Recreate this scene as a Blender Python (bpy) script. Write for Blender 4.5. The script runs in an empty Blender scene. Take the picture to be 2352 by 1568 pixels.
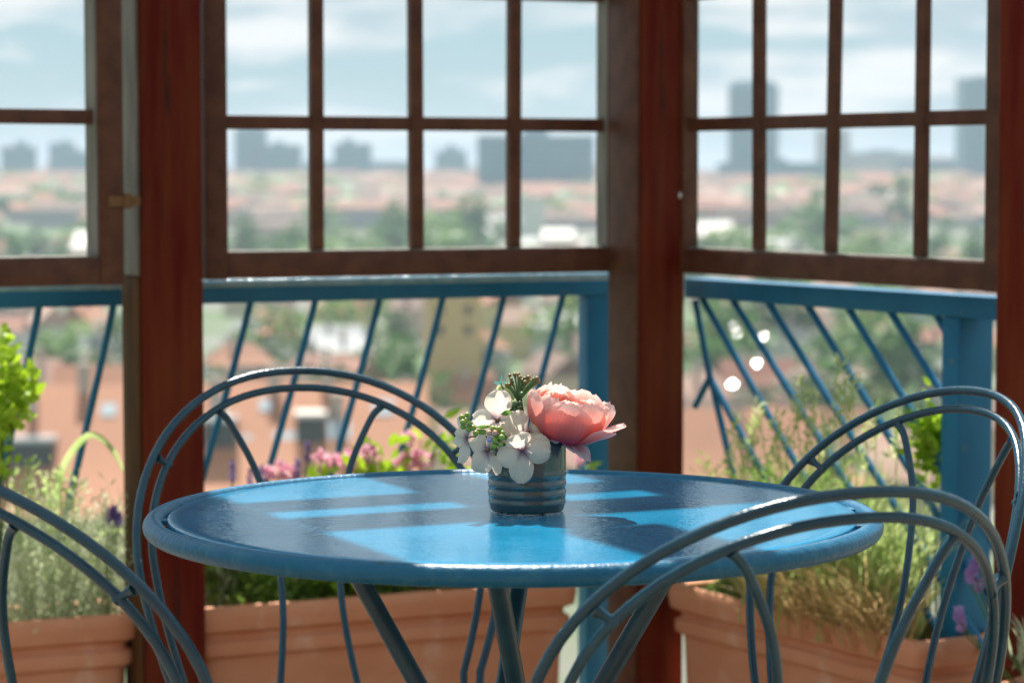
import bpy, bmesh, math, random
from mathutils import Vector, Matrix, noise
R = math.radians
PI = math.pi
random.seed(11)
S = bpy.context.scene
COL = S.collection

# ------------------------------------------------------------------ camera
ZC, PITCH, FPX = 1.065, math.atan(392 / 5900), 5900.0      # FPX: focal length for a 2352 px wide picture
cam_d = bpy.data.cameras.new('camera')
cam = bpy.data.objects.new('camera', cam_d); COL.objects.link(cam)
cam.location = (0, 0, ZC); cam.rotation_euler = (PI / 2 - PITCH, 0, 0)
cam_d.sensor_width = 36; cam_d.lens = 36 * FPX / 2352
cam_d.clip_start = 0.05; cam_d.clip_end = 60000
cam_d.dof.use_dof = True; cam_d.dof.focus_distance = 2.52; cam_d.dof.aperture_fstop = 7.2
S.camera = cam

# ------------------------------------------------------------------ sky, sun, exposure
SUN_EL, SUN_AZ = R(57), R(-9)             # from behind the scene, a little to the left
w = bpy.data.worlds.new('World'); S.world = w; w.use_nodes = True
nt = w.node_tree; N = nt.nodes; L = nt.links; N.clear()
out = N.new('ShaderNodeOutputWorld'); bg = N.new('ShaderNodeBackground'); bg.inputs['Strength'].default_value = 0.1
sky = N.new('ShaderNodeTexSky'); sky.sky_type = 'NISHITA'; sky.sun_disc = False
sky.sun_elevation = SUN_EL; sky.sun_rotation = SUN_AZ; sky.air_density = 1.0; sky.dust_density = 0.6; sky.ozone_density = 1.2
tc = N.new('ShaderNodeTexCoord')
mp = N.new('ShaderNodeMapping'); mp.inputs['Scale'].default_value = (8, 8, 44); mp.inputs['Location'].default_value = (0.2, 5.4, 2.7)
nz = N.new('ShaderNodeTexNoise'); nz.inputs['Scale'].default_value = 1.0; nz.inputs['Detail'].default_value = 5; nz.inputs['Roughness'].default_value = 0.55
nz.inputs['Distortion'].default_value = 0.7
rp = N.new('ShaderNodeValToRGB'); rp.color_ramp.elements[0].position = 0.42; rp.color_ramp.elements[1].position = 0.54
mp2 = N.new('ShaderNodeMapping'); mp2.inputs['Scale'].default_value = (15, 15, 70); mp2.inputs['Location'].default_value = (7.2, 2.4, 5.3)
nz2 = N.new('ShaderNodeTexNoise'); nz2.inputs['Scale'].default_value = 1.0; nz2.inputs['Detail'].default_value = 4
rp2 = N.new('ShaderNodeValToRGB'); rp2.color_ramp.elements[0].position = 0.40; rp2.color_ramp.elements[1].position = 0.58
rp2.color_ramp.elements[0].color = (2.4, 3.05, 3.35, 1); rp2.color_ramp.elements[1].color = (4.6, 4.65, 4.6, 1)
haz = N.new('ShaderNodeMix'); haz.data_type = 'RGBA'; haz.inputs['Factor'].default_value = 0.88
haz.inputs['B'].default_value = (1.2, 2.15, 2.6, 1)
mx = N.new('ShaderNodeMix'); mx.data_type = 'RGBA'
L.new(tc.outputs['Generated'], mp.inputs['Vector']); L.new(mp.outputs['Vector'], nz.inputs['Vector']); L.new(nz.outputs['Fac'], rp.inputs['Fac'])
L.new(tc.outputs['Generated'], mp2.inputs['Vector']); L.new(mp2.outputs['Vector'], nz2.inputs['Vector']); L.new(nz2.outputs['Fac'], rp2.inputs['Fac'])
L.new(sky.outputs['Color'], haz.inputs['A']); L.new(rp.outputs['Color'], mx.inputs['Factor'])
L.new(haz.outputs['Result'], mx.inputs['A']); L.new(rp2.outputs['Color'], mx.inputs['B'])
L.new(mx.outputs['Result'], bg.inputs['Color']); L.new(bg.outputs['Background'], out.inputs['Surface'])
sun_d = bpy.data.lights.new('sun', 'SUN'); sun_d.energy = 4.8; sun_d.angle = R(0.53); sun_d.color = (1.0, 0.94, 0.85)
sun = bpy.data.objects.new('sun', sun_d); COL.objects.link(sun)
sv = Vector((math.sin(SUN_AZ) * math.cos(SUN_EL), math.cos(SUN_AZ) * math.cos(SUN_EL), math.sin(SUN_EL)))
sun.rotation_euler = sv.to_track_quat('Z', 'Y').to_euler()
sun.location = (-3, 6, 12)
S.view_settings.view_transform = 'Standard'; S.view_settings.look = 'None'
S.view_settings.exposure = 1.1; S.view_settings.gamma = 1.0; S.view_settings.use_curve_mapping = False
S.render.engine = 'CYCLES'
S.cycles.use_denoising = True
S.cycles.max_bounces = 8; S.cycles.transparent_max_bounces = 12; S.cycles.volume_bounces = 0
S.cycles.sample_clamp_indirect = 6.0

# ------------------------------------------------------------------ helpers
def ray(px, py):
    c, s = math.cos(PITCH), math.sin(PITCH)
    dx, dy = (px - 1176) / FPX, (784 - py) / FPX
    return Vector((dx, c + dy * s, -s + dy * c))
def at(px, py, Y):
    d = ray(px, py); return Vector((0, 0, ZC)) + d * (Y / d.y)
def on_wall(px, py, O, d):
    """where the sight line meets the vertical wall through O (2D) along d (2D): (distance along, z)"""
    r = ray(px, py); n = Vector((-d[1], d[0]))
    t = (O[0] * n.x + O[1] * n.y) / (r.x * n.x + r.y * n.y)
    p = r * t
    return (p.x - O[0]) * d[0] + (p.y - O[1]) * d[1], ZC + p.z
def project(p):
    c, s = math.cos(PITCH), math.sin(PITCH); z = p[2] - ZC
    d = p[1] * c - z * s; u = p[1] * s + z * c
    return 1176 + FPX * p[0] / d, 784 - FPX * u / d

def tag(o, label=None, cat=None, group=None, kind=None):
    if label: o['label'] = label
    if cat: o['category'] = cat
    if group: o['group'] = group
    if kind: o['kind'] = kind
    return o
def empty(name, loc=(0, 0, 0), rz=0.0, label=None, cat=None, group=None):
    o = bpy.data.objects.new(name, None); COL.objects.link(o)
    o.location = loc; o.rotation_euler = (0, 0, rz); o.empty_display_size = 0.05
    return tag(o, label, cat, group)
def mesh_of(bm, name, mats, smooth=True):
    me = bpy.data.meshes.new(name); bm.normal_update(); bm.to_mesh(me); bm.free()
    for m in (mats if isinstance(mats, (list, tuple)) else [mats]): me.materials.append(m)
    if smooth:
        for p in me.polygons: p.use_smooth = True
        try: me.set_sharp_from_angle(angle=R(40))
        except Exception: pass
    return me
def link(name, me, parent=None, loc=None, rz=None):
    o = bpy.data.objects.new(name, me); COL.objects.link(o)
    if parent: o.parent = parent
    if loc is not None: o.location = loc
    if rz is not None: o.rotation_euler = (0, 0, rz)
    return o
def obj(name, bm, mat, parent=None, smooth=True):
    return link(name, mesh_of(bm, name, mat, smooth), parent)
def copy_tree(o, parent=None):
    c = o.copy(); COL.objects.link(c); c.parent = parent
    for ch in list(o.children): copy_tree(ch, c)
    return c
def box(bm, x0, x1, y0, y1, z0, z1, M=None, bev=0.0, mi=0):
    vs = [bm.verts.new((x, y, z)) for z in (z0, z1) for y in (y0, y1) for x in (x0, x1)]
    fs = [bm.faces.new([vs[i] for i in q]) for q in ((0, 2, 3, 1), (4, 5, 7, 6), (0, 1, 5, 4), (2, 6, 7, 3), (0, 4, 6, 2), (1, 3, 7, 5))]
    for f in fs: f.material_index = mi
    if bev > 0:
        es = {e for f in fs for e in f.edges}
        r = bmesh.ops.bevel(bm, geom=list(es), offset=bev, segments=2, affect='EDGES', profile=0.6)
        vs = [v for v in {v for f in r['faces'] for v in f.verts} | {v for v in vs if v.is_valid}]
    if M is not None: bmesh.ops.transform(bm, matrix=M, verts=[v for v in vs if v.is_valid])
    return vs
def tube(bm, pts, r, n=8, closed=False, cap=True, mi=0):
    pts = [Vector(p) for p in pts]; k = len(pts)
    rr = r if isinstance(r, (list, tuple)) else [r] * k
    T = []
    for i in range(k):
        a = pts[(i - 1) % k] if (closed or i > 0) else pts[0]
        b = pts[(i + 1) % k] if (closed or i < k - 1) else pts[-1]
        T.append((b - a).normalized())
    up = Vector((0, 0, 1)) if abs(T[0].z) < 0.9 else Vector((1, 0, 0))
    nrm = (up - T[0] * up.dot(T[0])).normalized(); rings = []
    for i in range(k):
        nrm = nrm - T[i] * nrm.dot(T[i]); nrm.normalize(); b = T[i].cross(nrm)
        rings.append([bm.verts.new(pts[i] + (nrm * math.cos(2 * PI * j / n) + b * math.sin(2 * PI * j / n)) * rr[i]) for j in range(n)])
    for i in range(k if closed else k - 1):
        a, b = rings[i], rings[(i + 1) % k]
        for j in range(n):
            f = bm.faces.new((a[j], a[(j + 1) % n], b[(j + 1) % n], b[j])); f.material_index = mi
    if cap and not closed:
        bm.faces.new(rings[0][::-1]).material_index = mi; bm.faces.new(rings[-1]).material_index = mi
def lathe(bm, prof, n=48, c=(0, 0)):
    rings = [[bm.verts.new((c[0] + r * math.cos(2 * PI * j / n), c[1] + r * math.sin(2 * PI * j / n), z)) for j in range(n)] if r > 1e-6
             else [bm.verts.new((c[0], c[1], z))] for r, z in prof]
    for a, b in zip(rings, rings[1:]):
        for j in range(n):
            q = [a[j % len(a)], a[(j + 1) % n % len(a)], b[(j + 1) % n % len(b)], b[j % len(b)]]
            q = [v for i, v in enumerate(q) if v not in q[:i]]
            if len(q) > 2: bm.faces.new(q)
def blob(bm, c, r, sub=1, sx=1, sy=1, sz=1, mi=0):
    g = bmesh.ops.create_icosphere(bm, subdivisions=sub, radius=r)
    for v in g['verts']: v.co = Vector((v.co.x * sx, v.co.y * sy, v.co.z * sz)) + Vector(c)
    for v in g['verts']:
        for f in v.link_faces: f.material_index = mi
def spline(ctrl, n=40):
    """Catmull-Rom through control points"""
    P = [Vector(p) for p in ctrl]; P = [P[0] * 2 - P[1]] + P + [P[-1] * 2 - P[-2]]
    res = []; m = len(P) - 3
    for k in range(n + 1):
        x = k / n * m; i = min(int(x), m - 1); t = x - i
        a, b, c, d = P[i:i + 4]
        res.append(0.5 * ((2 * b) + (c - a) * t + (2 * a - 5 * b + 4 * c - d) * t * t + (3 * b - a - 3 * c + d) * t ** 3))
    return res

# ------------------------------------------------------------------ materials
def mat(name, col, rough=0.5, col2=None, scale=8.0, stretch=(1, 1, 1), bump=0.0, bscale=60.0, detail=4, spec=0.5, coat=0.0, transl=0.0, lo=0.35, hi=0.65, bstretch=(1, 1, 1), metal=0.0, var=0.0, stain=None):
    m = bpy.data.materials.new(name); m.use_nodes = True
    nt = m.node_tree; N = nt.nodes; L = nt.links
    b = N['Principled BSDF']; o = N['Material Output']
    b.inputs['Base Color'].default_value = (*col, 1); b.inputs['Roughness'].default_value = rough
    b.inputs['Specular IOR Level'].default_value = spec; b.inputs['Metallic'].default_value = metal
    if coat: b.inputs['Coat Weight'].default_value = coat; b.inputs['Coat Roughness'].default_value = 0.12
    tc = N.new('ShaderNodeTexCoord'); colsock = None
    if col2:
        mp = N.new('ShaderNodeMapping'); mp.inputs['Scale'].default_value = stretch
        nz = N.new('ShaderNodeTexNoise'); nz.inputs['Scale'].default_value = scale; nz.inputs['Detail'].default_value = detail
        rp = N.new('ShaderNodeValToRGB'); e = rp.color_ramp.elements
        e[0].position = lo; e[1].position = hi; e[0].color = (*col, 1); e[1].color = (*col2, 1)
        L.new(tc.outputs['Object'], mp.inputs['Vector']); L.new(mp.outputs['Vector'], nz.inputs['Vector'])
        L.new(nz.outputs['Fac'], rp.inputs['Fac']); colsock = rp.outputs['Color']
    if stain:                                              # (colour, scale, lo, hi, stretch): wear with a shape of its own
        sc, ss_, slo, shi, sst = stain
        mp4 = N.new('ShaderNodeMapping'); mp4.inputs['Scale'].default_value = sst; mp4.inputs['Location'].default_value = (3.1, 7.7, 1.9)
        n4 = N.new('ShaderNodeTexNoise'); n4.inputs['Scale'].default_value = ss_; n4.inputs['Detail'].default_value = 6; n4.inputs['Roughness'].default_value = 0.65
        r4 = N.new('ShaderNodeValToRGB'); r4.color_ramp.elements[0].position = slo; r4.color_ramp.elements[1].position = shi
        m4 = N.new('ShaderNodeMix'); m4.data_type = 'RGBA'; m4.inputs['B'].default_value = (*sc, 1)
        L.new(tc.outputs['Object'], mp4.inputs['Vector']); L.new(mp4.outputs['Vector'], n4.inputs['Vector']); L.new(n4.outputs['Fac'], r4.inputs['Fac'])
        L.new(r4.outputs['Color'], m4.inputs['Factor'])
        if colsock: L.new(colsock, m4.inputs['A'])
        else: m4.inputs['A'].default_value = (*col, 1)
        colsock = m4.outputs['Result']
    if var:
        oi = N.new('ShaderNodeObjectInfo'); hs = N.new('ShaderNodeHueSaturation')
        mr = N.new('ShaderNodeMapRange'); mr.inputs['To Min'].default_value = 1 - var; mr.inputs['To Max'].default_value = 1 + var
        L.new(oi.outputs['Random'], mr.inputs['Value']); L.new(mr.outputs['Result'], hs.inputs['Value'])
        if colsock: L.new(colsock, hs.inputs['Color'])
        else: hs.inputs['Color'].default_value = (*col, 1)
        colsock = hs.outputs['Color']
    if colsock: L.new(colsock, b.inputs['Base Color'])
    if bump:
        mp3 = N.new('ShaderNodeMapping'); mp3.inputs['Scale'].default_value = bstretch
        n2 = N.new('ShaderNodeTexNoise'); n2.inputs['Scale'].default_value = bscale; n2.inputs['Detail'].default_value = 3
        bp = N.new('ShaderNodeBump'); bp.inputs['Strength'].default_value = bump; bp.inputs['Distance'].default_value = 0.002
        L.new(tc.outputs['Object'], mp3.inputs['Vector']); L.new(mp3.outputs['Vector'], n2.inputs['Vector'])
        L.new(n2.outputs['Fac'], bp.inputs['Height']); L.new(bp.outputs['Normal'], b.inputs['Normal'])
    if transl:
        tr = N.new('ShaderNodeBsdfTranslucent'); tr.inputs['Color'].default_value = (*col, 1)
        if colsock: L.new(colsock, tr.inputs['Color'])
        ms = N.new('ShaderNodeMixShader'); ms.inputs['Fac'].default_value = transl
        L.new(b.outputs['BSDF'], ms.inputs[1]); L.new(tr.outputs['BSDF'], ms.inputs[2]); L.new(ms.outputs['Shader'], o.inputs['Surface'])
    return m
def petal_mat(name, transl=0.45, rough=0.55):
    """petal colour from the point colour attribute, with faint veins"""
    m = bpy.data.materials.new(name); m.use_nodes = True
    nt = m.node_tree; N = nt.nodes; L = nt.links; b = N['Principled BSDF']; o = N['Material Output']
    a = N.new('ShaderNodeAttribute'); a.attribute_name = 'tint'
    uv = N.new('ShaderNodeAttribute'); uv.attribute_name = 'petal'
    mp = N.new('ShaderNodeMapping'); mp.inputs['Scale'].default_value = (26, 2.2, 1)
    nz = N.new('ShaderNodeTexNoise'); nz.inputs['Scale'].default_value = 1.0; nz.inputs['Detail'].default_value = 3
    mr = N.new('ShaderNodeMapRange'); mr.inputs['From Min'].default_value = 0.3; mr.inputs['From Max'].default_value = 0.7
    mr.inputs['To Min'].default_value = 0.9; mr.inputs['To Max'].default_value = 1.04
    hs = N.new('ShaderNodeHueSaturation'); bp = N.new('ShaderNodeBump'); bp.inputs['Strength'].default_value = 0.25; bp.inputs['Distance'].default_value = 0.001
    L.new(uv.outputs['Vector'], mp.inputs['Vector']); L.new(mp.outputs['Vector'], nz.inputs['Vector']); L.new(nz.outputs['Fac'], mr.inputs['Value'])
    L.new(a.outputs['Color'], hs.inputs['Color']); L.new(mr.outputs['Result'], hs.inputs['Value'])
    L.new(hs.outputs['Color'], b.inputs['Base Color']); L.new(nz.outputs['Fac'], bp.inputs['Height']); L.new(bp.outputs['Normal'], b.inputs['Normal'])
    b.inputs['Roughness'].default_value = rough; b.inputs['Specular IOR Level'].default_value = 0.3
    tr = N.new('ShaderNodeBsdfTranslucent'); L.new(hs.outputs['Color'], tr.inputs['Color'])
    ms = N.new('ShaderNodeMixShader'); ms.inputs['Fac'].default_value = transl
    L.new(b.outputs['BSDF'], ms.inputs[1]); L.new(tr.outputs['BSDF'], ms.inputs[2]); L.new(ms.outputs['Shader'], o.inputs['Surface'])
    return m
def paint_table():
    """blue enamel, orange-peel brush grain, chips and pale dried drops"""
    m = bpy.data.materials.new('blue_enamel_worn'); m.use_nodes = True
    nt = m.node_tree; N = nt.nodes; L = nt.links; b = N['Principled BSDF']
    tc = N.new('ShaderNodeTexCoord')
    def nzf(scale, stretch, detail=3, rough=0.5):
        mp = N.new('ShaderNodeMapping'); mp.inputs['Scale'].default_value = stretch
        z = N.new('ShaderNodeTexNoise'); z.inputs['Scale'].default_value = scale; z.inputs['Detail'].default_value = detail; z.inputs['Roughness'].default_value = rough
        L.new(tc.outputs['Object'], mp.inputs['Vector']); L.new(mp.outputs['Vector'], z.inputs['Vector']); return z
    def ramp(s, p0, p1, c0, c1):
        r = N.new('ShaderNodeValToRGB'); e = r.color_ramp.elements; e[0].position = p0; e[1].position = p1; e[0].color = c0; e[1].color = c1
        L.new(s, r.inputs['Fac']); return r
    base = ramp(nzf(9, (1, 1, 1), 5).outputs['Fac'], 0.3, 0.7, (0.003, 0.19, 0.36, 1), (0.005, 0.225, 0.42, 1))
    chips = ramp(nzf(55, (1, 1.6, 1), 4, 0.6).outputs['Fac'], 0.735, 0.75, (0, 0, 0, 1), (1, 1, 1, 1))
    mx = N.new('ShaderNodeMix'); mx.data_type = 'RGBA'; mx.inputs['B'].default_value = (0.45, 0.6, 0.66, 1)
    L.new(chips.outputs['Color'], mx.inputs['Factor']); L.new(base.outputs['Color'], mx.inputs['A']); L.new(mx.outputs['Result'], b.inputs['Base Color'])
    ro = ramp(nzf(14, (1, 1, 1), 5).outputs['Fac'], 0.3, 0.7, (0.10, 0.10, 0.10, 1), (0.2, 0.2, 0.2, 1)); L.new(ro.outputs['Color'], b.inputs['Roughness'])
    fine = nzf(420, (0.5, 1, 1), 2); wave = nzf(120, (0.45, 1, 1), 2)
    ad = N.new('ShaderNodeMath'); ad.operation = 'MULTIPLY_ADD'; ad.inputs[1].default_value = 2.0
    L.new(wave.outputs['Fac'], ad.inputs[0]); L.new(fine.outputs['Fac'], ad.inputs[2])
    bp = N.new('ShaderNodeBump'); bp.inputs['Strength'].default_value = 0.8; bp.inputs['Distance'].default_value = 0.00032
    L.new(ad.outputs['Value'], bp.inputs['Height']); L.new(bp.outputs['Normal'], b.inputs['Normal'])
    b.inputs['Specular IOR Level'].default_value = 0.6; b.inputs['Coat Weight'].default_value = 0.25; b.inputs['Coat Roughness'].default_value = 0.1
    L.new(bp.outputs['Normal'], b.inputs['Coat Normal'])
    return m
M = {}
M['enamel'] = paint_table()
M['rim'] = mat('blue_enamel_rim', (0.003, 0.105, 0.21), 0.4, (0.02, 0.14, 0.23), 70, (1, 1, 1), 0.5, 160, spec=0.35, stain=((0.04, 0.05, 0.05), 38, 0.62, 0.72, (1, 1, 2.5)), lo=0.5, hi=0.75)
M['chair'] = mat('teal_chair_enamel', (0.004, 0.042, 0.074), 0.25, (0.010, 0.066, 0.105), 45, (1, 1, 1), 0.25, 220, lo=0.45, hi=0.8, stain=((0.16, 0.20, 0.20), 60, 0.70, 0.74, (1, 1, 1)))
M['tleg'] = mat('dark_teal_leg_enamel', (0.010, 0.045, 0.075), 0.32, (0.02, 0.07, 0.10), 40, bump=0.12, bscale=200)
M['redwood'] = mat('red_stained_wood', (0.090, 0.005, 0.002), 0.65, (0.135, 0.028, 0.009), 5, (6, 6, 0.7), 0.5, 26, bstretch=(6, 6, 0.35), detail=6, spec=0.12, stain=((0.03, 0.012, 0.008), 7, 0.56, 0.70, (7, 7, 0.5)))
M['sash'] = mat('brown_sash_paint', (0.070, 0.024, 0.013), 0.5, (0.115, 0.043, 0.023), 9, (3, 3, 3), 0.35, 40, detail=6, spec=0.3)
M['sash_in'] = mat('weathered_and_lit_grey_wood', (0.12, 0.11, 0.09), 0.7, (0.22, 0.20, 0.175), 9, (5, 5, 0.8), 0.4, 60, bstretch=(5, 5, 0.4))  # weathered post side; its grey also stands for light on sash edges
M['jamb_low'] = mat('olive_brown_stain', (0.105, 0.046, 0.015), 0.7, (0.06, 0.025, 0.010), 6, (5, 5, 1), 0.4, 50, spec=0.1)
M['brass'] = mat('aged_brass', (0.16, 0.08, 0.03), 0.5, metal=0.5)
M['rail_top'] = mat('wet_sky_lit_rail_top', (0.12, 0.30, 0.42), 0.16, (0.22, 0.40, 0.50), 40, bump=1.0, bscale=170, spec=0.9)  # wet paint, its colour lightened to hold the sky's reflection
M['rail'] = mat('blue_rail_paint', (0.008, 0.135, 0.27), 0.42, (0.012, 0.165, 0.315), 14, bump=0.3, bscale=120, spec=0.3, stain=((0.10, 0.16, 0.17), 30, 0.66, 0.72, (1, 1, 1)))
M['terra'] = mat('terracotta', (0.56, 0.225, 0.11), 0.75, (0.64, 0.29, 0.16), 7, (1, 1, 2), 0.3, 90, stain=((0.74, 0.55, 0.42), 9, 0.58, 0.86, (1, 1, 0.8)))
M['soil'] = mat('potting_soil', (0.03, 0.022, 0.016), 0.95, (0.06, 0.045, 0.03), 60, bump=0.8, bscale=120)
M['deck'] = mat('deck_boards', (0.20, 0.145, 0.10), 0.6, (0.30, 0.22, 0.15), 4, (1, 14, 1), 0.3, 60)
M['shade_wood'] = mat('shade_board_wood', (0.16, 0.08, 0.045), 0.65, (0.22, 0.12, 0.07), 5, (1, 8, 1))
M['glaze'] = mat('teal_grey_glaze', (0.018, 0.054, 0.066), 0.08, (0.028, 0.070, 0.082), 22, (1, 1, 0.3), spec=0.6, coat=0.6)
M['rubber'] = mat('clear_rubber_pad', (0.75, 0.78, 0.78), 0.3)
M['petal'] = petal_mat('white_petal', 0.55)
M['peony'] = petal_mat('coral_petal', 0.5)
M['stem'] = mat('green_stem', (0.07, 0.14, 0.03), 0.5, transl=0.2)
M['berry'] = mat('green_berry', (0.33, 0.44, 0.10), 0.35, (0.24, 0.36, 0.06), 90, transl=0.15)
M['berry_pink'] = mat('pink_berry', (0.72, 0.33, 0.26), 0.4, (0.62, 0.40, 0.28), 90, transl=0.15)
M['berry_lilac'] = mat('lilac_berry', (0.40, 0.36, 0.62), 0.4, transl=0.15)
M['seed'] = mat('brown_green_seed_head', (0.13, 0.12, 0.035), 0.5, (0.26, 0.16, 0.06), 120)
M['seed_stalk'] = mat('dark_green_stalk', (0.07, 0.15, 0.05), 0.5)
M['eye'] = mat('dark_flower_eye', (0.12, 0.05, 0.07), 0.6)
M['eyelet'] = mat('yellow_stamen', (0.45, 0.30, 0.08), 0.6)
M['tinyleaf'] = mat('blue_green_leaf', (0.16, 0.36, 0.34), 0.5, transl=0.4)
M['leaf_lime'] = mat('lime_leaf', (0.28, 0.46, 0.02), 0.45, (0.46, 0.64, 0.04), 40, transl=0.5)
M['leaf_mid'] = mat('mid_green_leaf', (0.20, 0.36, 0.06), 0.5, (0.32, 0.50, 0.10), 40, transl=0.58)
M['leaf_dark'] = mat('dark_green_leaf', (0.09, 0.21, 0.04), 0.45, (0.18, 0.32, 0.07), 40, transl=0.5)
M['leaf_silver'] = mat('silver_leaf', (0.42, 0.50, 0.29), 0.6, (0.62, 0.66, 0.46), 30, transl=0.55)
M['leaf_grass'] = mat('pale_grass', (0.40, 0.54, 0.17), 0.5, (0.62, 0.69, 0.32), 30, transl=0.6)
M['straw'] = mat('straw_grass', (0.58, 0.40, 0.18), 0.6, (0.72, 0.54, 0.27), 30, transl=0.5)
M['pink'] = mat('pink_flower', (0.84, 0.38, 0.52), 0.5, (0.90, 0.62, 0.70), 60, transl=0.4)
M['purple'] = mat('purple_flower', (0.16, 0.10, 0.34), 0.6, (0.26, 0.17, 0.46), 60, transl=0.3)
M['lilac'] = mat('lilac_flower', (0.42, 0.26, 0.62), 0.6, (0.55, 0.38, 0.70), 60, transl=0.35)
# the city
ROOFS = {'orange': mat('orange_roof_tiles', (0.25, 0.10, 0.05), 0.8, (0.47, 0.215, 0.115), 0.3, detail=8, bump=0.4, bscale=3, var=0.15),
         'rust': mat('rust_roof_tiles', (0.28, 0.115, 0.075), 0.8, (0.38, 0.18, 0.12), 0.5, var=0.2),
         'pink': mat('faded_pink_roof_tiles', (0.45, 0.29, 0.225), 0.8, (0.38, 0.22, 0.165), 0.5, var=0.15),
         'brown': mat('brown_roof_tiles', (0.14, 0.085, 0.062), 0.8, (0.20, 0.13, 0.10), 0.5, var=0.2),
         'grey': mat('grey_roof_sheet', (0.20, 0.22, 0.23), 0.6, (0.27, 0.28, 0.28), 0.4, var=0.15)}
WALLS = {'cream': mat('cream_render', (0.55, 0.47, 0.33), 0.9, (0.48, 0.41, 0.29), 0.3, var=0.12),
         'white': mat('white_render', (0.66, 0.64, 0.60), 0.9, (0.58, 0.56, 0.53), 0.3, var=0.1),
         'pale pink': mat('pale_pink_render', (0.55, 0.40, 0.33), 0.9, (0.50, 0.36, 0.30), 0.3, var=0.1),
         'grey': mat('grey_render', (0.36, 0.36, 0.35), 0.9, (0.30, 0.30, 0.30), 0.3, var=0.12),
         'yellow': mat('yellow_render', (0.58, 0.45, 0.20), 0.9, (0.52, 0.40, 0.19), 0.3, var=0.1)}
M['winglass'] = mat('far_window_glass', (0.05, 0.06, 0.07), 0.15, spec=0.6)
M['skylight'] = mat('roof_window_glass', (0.42, 0.48, 0.52), 0.12, spec=0.8)
M['glint'] = mat('polished_roof_window', (0.75, 0.78, 0.8), 0.45, metal=0.9)
M['chim'] = mat('chimney_render', (0.45, 0.38, 0.33), 0.9)
M['tower'] = mat('blue_grey_curtain_wall', (0.03, 0.155, 0.22), 0.35, (0.045, 0.185, 0.25), 0.08)
M['tower_band'] = mat('tower_spandrel', (0.09, 0.24, 0.30), 0.6)
M['slab'] = mat('grey_office_cladding', (0.045, 0.165, 0.225), 0.5, (0.065, 0.20, 0.26), 0.05)
M['beige_slab'] = mat('beige_concrete', (0.42, 0.39, 0.34), 0.8)
M['white_roof'] = mat('white_membrane_roof', (0.60, 0.56, 0.52), 0.7)
M['crown'] = mat('tree_leaves', (0.06, 0.15, 0.03), 0.6, (0.11, 0.23, 0.045), 0.25, transl=0.3, var=0.3)
M['crown_l'] = mat('light_tree_leaves', (0.14, 0.26, 0.04), 0.6, (0.22, 0.34, 0.06), 0.25, transl=0.3, var=0.25)
M['bark'] = mat('bark', (0.07, 0.05, 0.035), 0.9)
M['ground'] = mat('city_ground', (0.16, 0.155, 0.135), 0.95, (0.08, 0.13, 0.045), 0.012, detail=6, lo=0.42, hi=0.56)
M['street'] = mat('asphalt', (0.07, 0.07, 0.07), 0.9)
M['hill'] = mat('far_hills', (0.09, 0.12, 0.09), 0.95)

# ================================================================== SETTING
GZ = -42.0
def gz(x, y):
    d = math.hypot(x, y); f = max(0.0, min(1.0, (d - 1000) / 1300)); return GZ + 27 * f * f * (3 - 2 * f)
bm = bmesh.new()
rs = [0, 150, 400, 1000, 1150, 1300, 1450, 1600, 1750, 1900, 2050, 2200, 2300, 3000, 8000, 16000, 30000]
rings = [[bm.verts.new((r * math.sin(a), r * math.cos(a), gz(0, r))) for a in [2 * PI * k / 48 for k in range(48)]] if r else [bm.verts.new((0, 0, GZ))] for r in rs]
for a, b in zip(rings, rings[1:]):
    for j in range(48):
        q = ([a[j], a[(j + 1) % 48]] if len(a) > 1 else [a[0]]) + [b[(j + 1) % 48], b[j]]
        bm.faces.new(q[::-1])
bmesh.ops.recalc_face_normals(bm, faces=bm.faces)
tag(obj('ground', bm, M['ground']), kind='structure')
# low hills on the horizon
bm = bmesh.new(); prev = None
for k in range(121):
    x = -11000 + 22000 * k / 120
    h = 52 + 26 * noise.noise(Vector((x * 0.0004, 1.3, 0))) + 12 * noise.noise(Vector((x * 0.0016, 4.1, 0)))
    row = [bm.verts.new((x, 19000, GZ - 1)), bm.verts.new((x, 20500, GZ + max(20, h))), bm.verts.new((x, 23000, GZ - 1))]
    if prev:
        for a in (0, 1): bm.faces.new((prev[a], row[a], row[a + 1], prev[a + 1]))
    prev = row
tag(obj('hills', bm, M['hill']), kind='structure')
# the terrace: deck boards on a slab, on the tower wall that carries it
deck_rot = R(25)
e_x = Vector((math.cos(deck_rot), math.sin(deck_rot))); e_y = Vector((-math.sin(deck_rot), math.cos(deck_rot)))
deck = tag(empty('terrace_floor', (0, 0, 0), deck_rot), kind='structure')
board_bm = bmesh.new(); box(board_bm, -2.6, 3.2, -0.068, 0.068, -0.03, 0.0, bev=0.003)
board_me = mesh_of(board_bm, 'floor_board', M['deck'])
for k in range(44): link('floor_board', board_me, deck, (0, -2.2 + k * 0.14, 0))
bm = bmesh.new(); box(bm, -2.6, 3.2, -2.35, 4.0, -0.35, -0.034); o = obj('slab', bm, M['beige_slab'], deck, False)
bm = bmesh.new(); box(bm, -2.4, 3.0, -2.2, 3.8, GZ - 1, -0.354)
t = tag(empty('terrace_wall', (0, 0, 0), deck_rot), kind='structure'); obj('wall', bm, WALLS['cream'], t, False)

# ------------------------------------------------------------------ posts, sashes, railings
U = Vector((math.cos(R(24.5)), math.sin(R(24.5))))
O_M = Vector(at(523, 300, 4.15)[:2])                      # plane of the middle window
pA, pB = Vector(at(326, 700, 4.03)[:2]), Vector(at(1470, 700, 4.36)[:2])
RO = Vector(at(1548, 300, 4.42)[:2]); RE = Vector(at(2290, 300, 3.72)[:2]); RD = (RE - RO).normalized()
def ang(d): return math.atan2(d[1], d[0])

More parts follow.
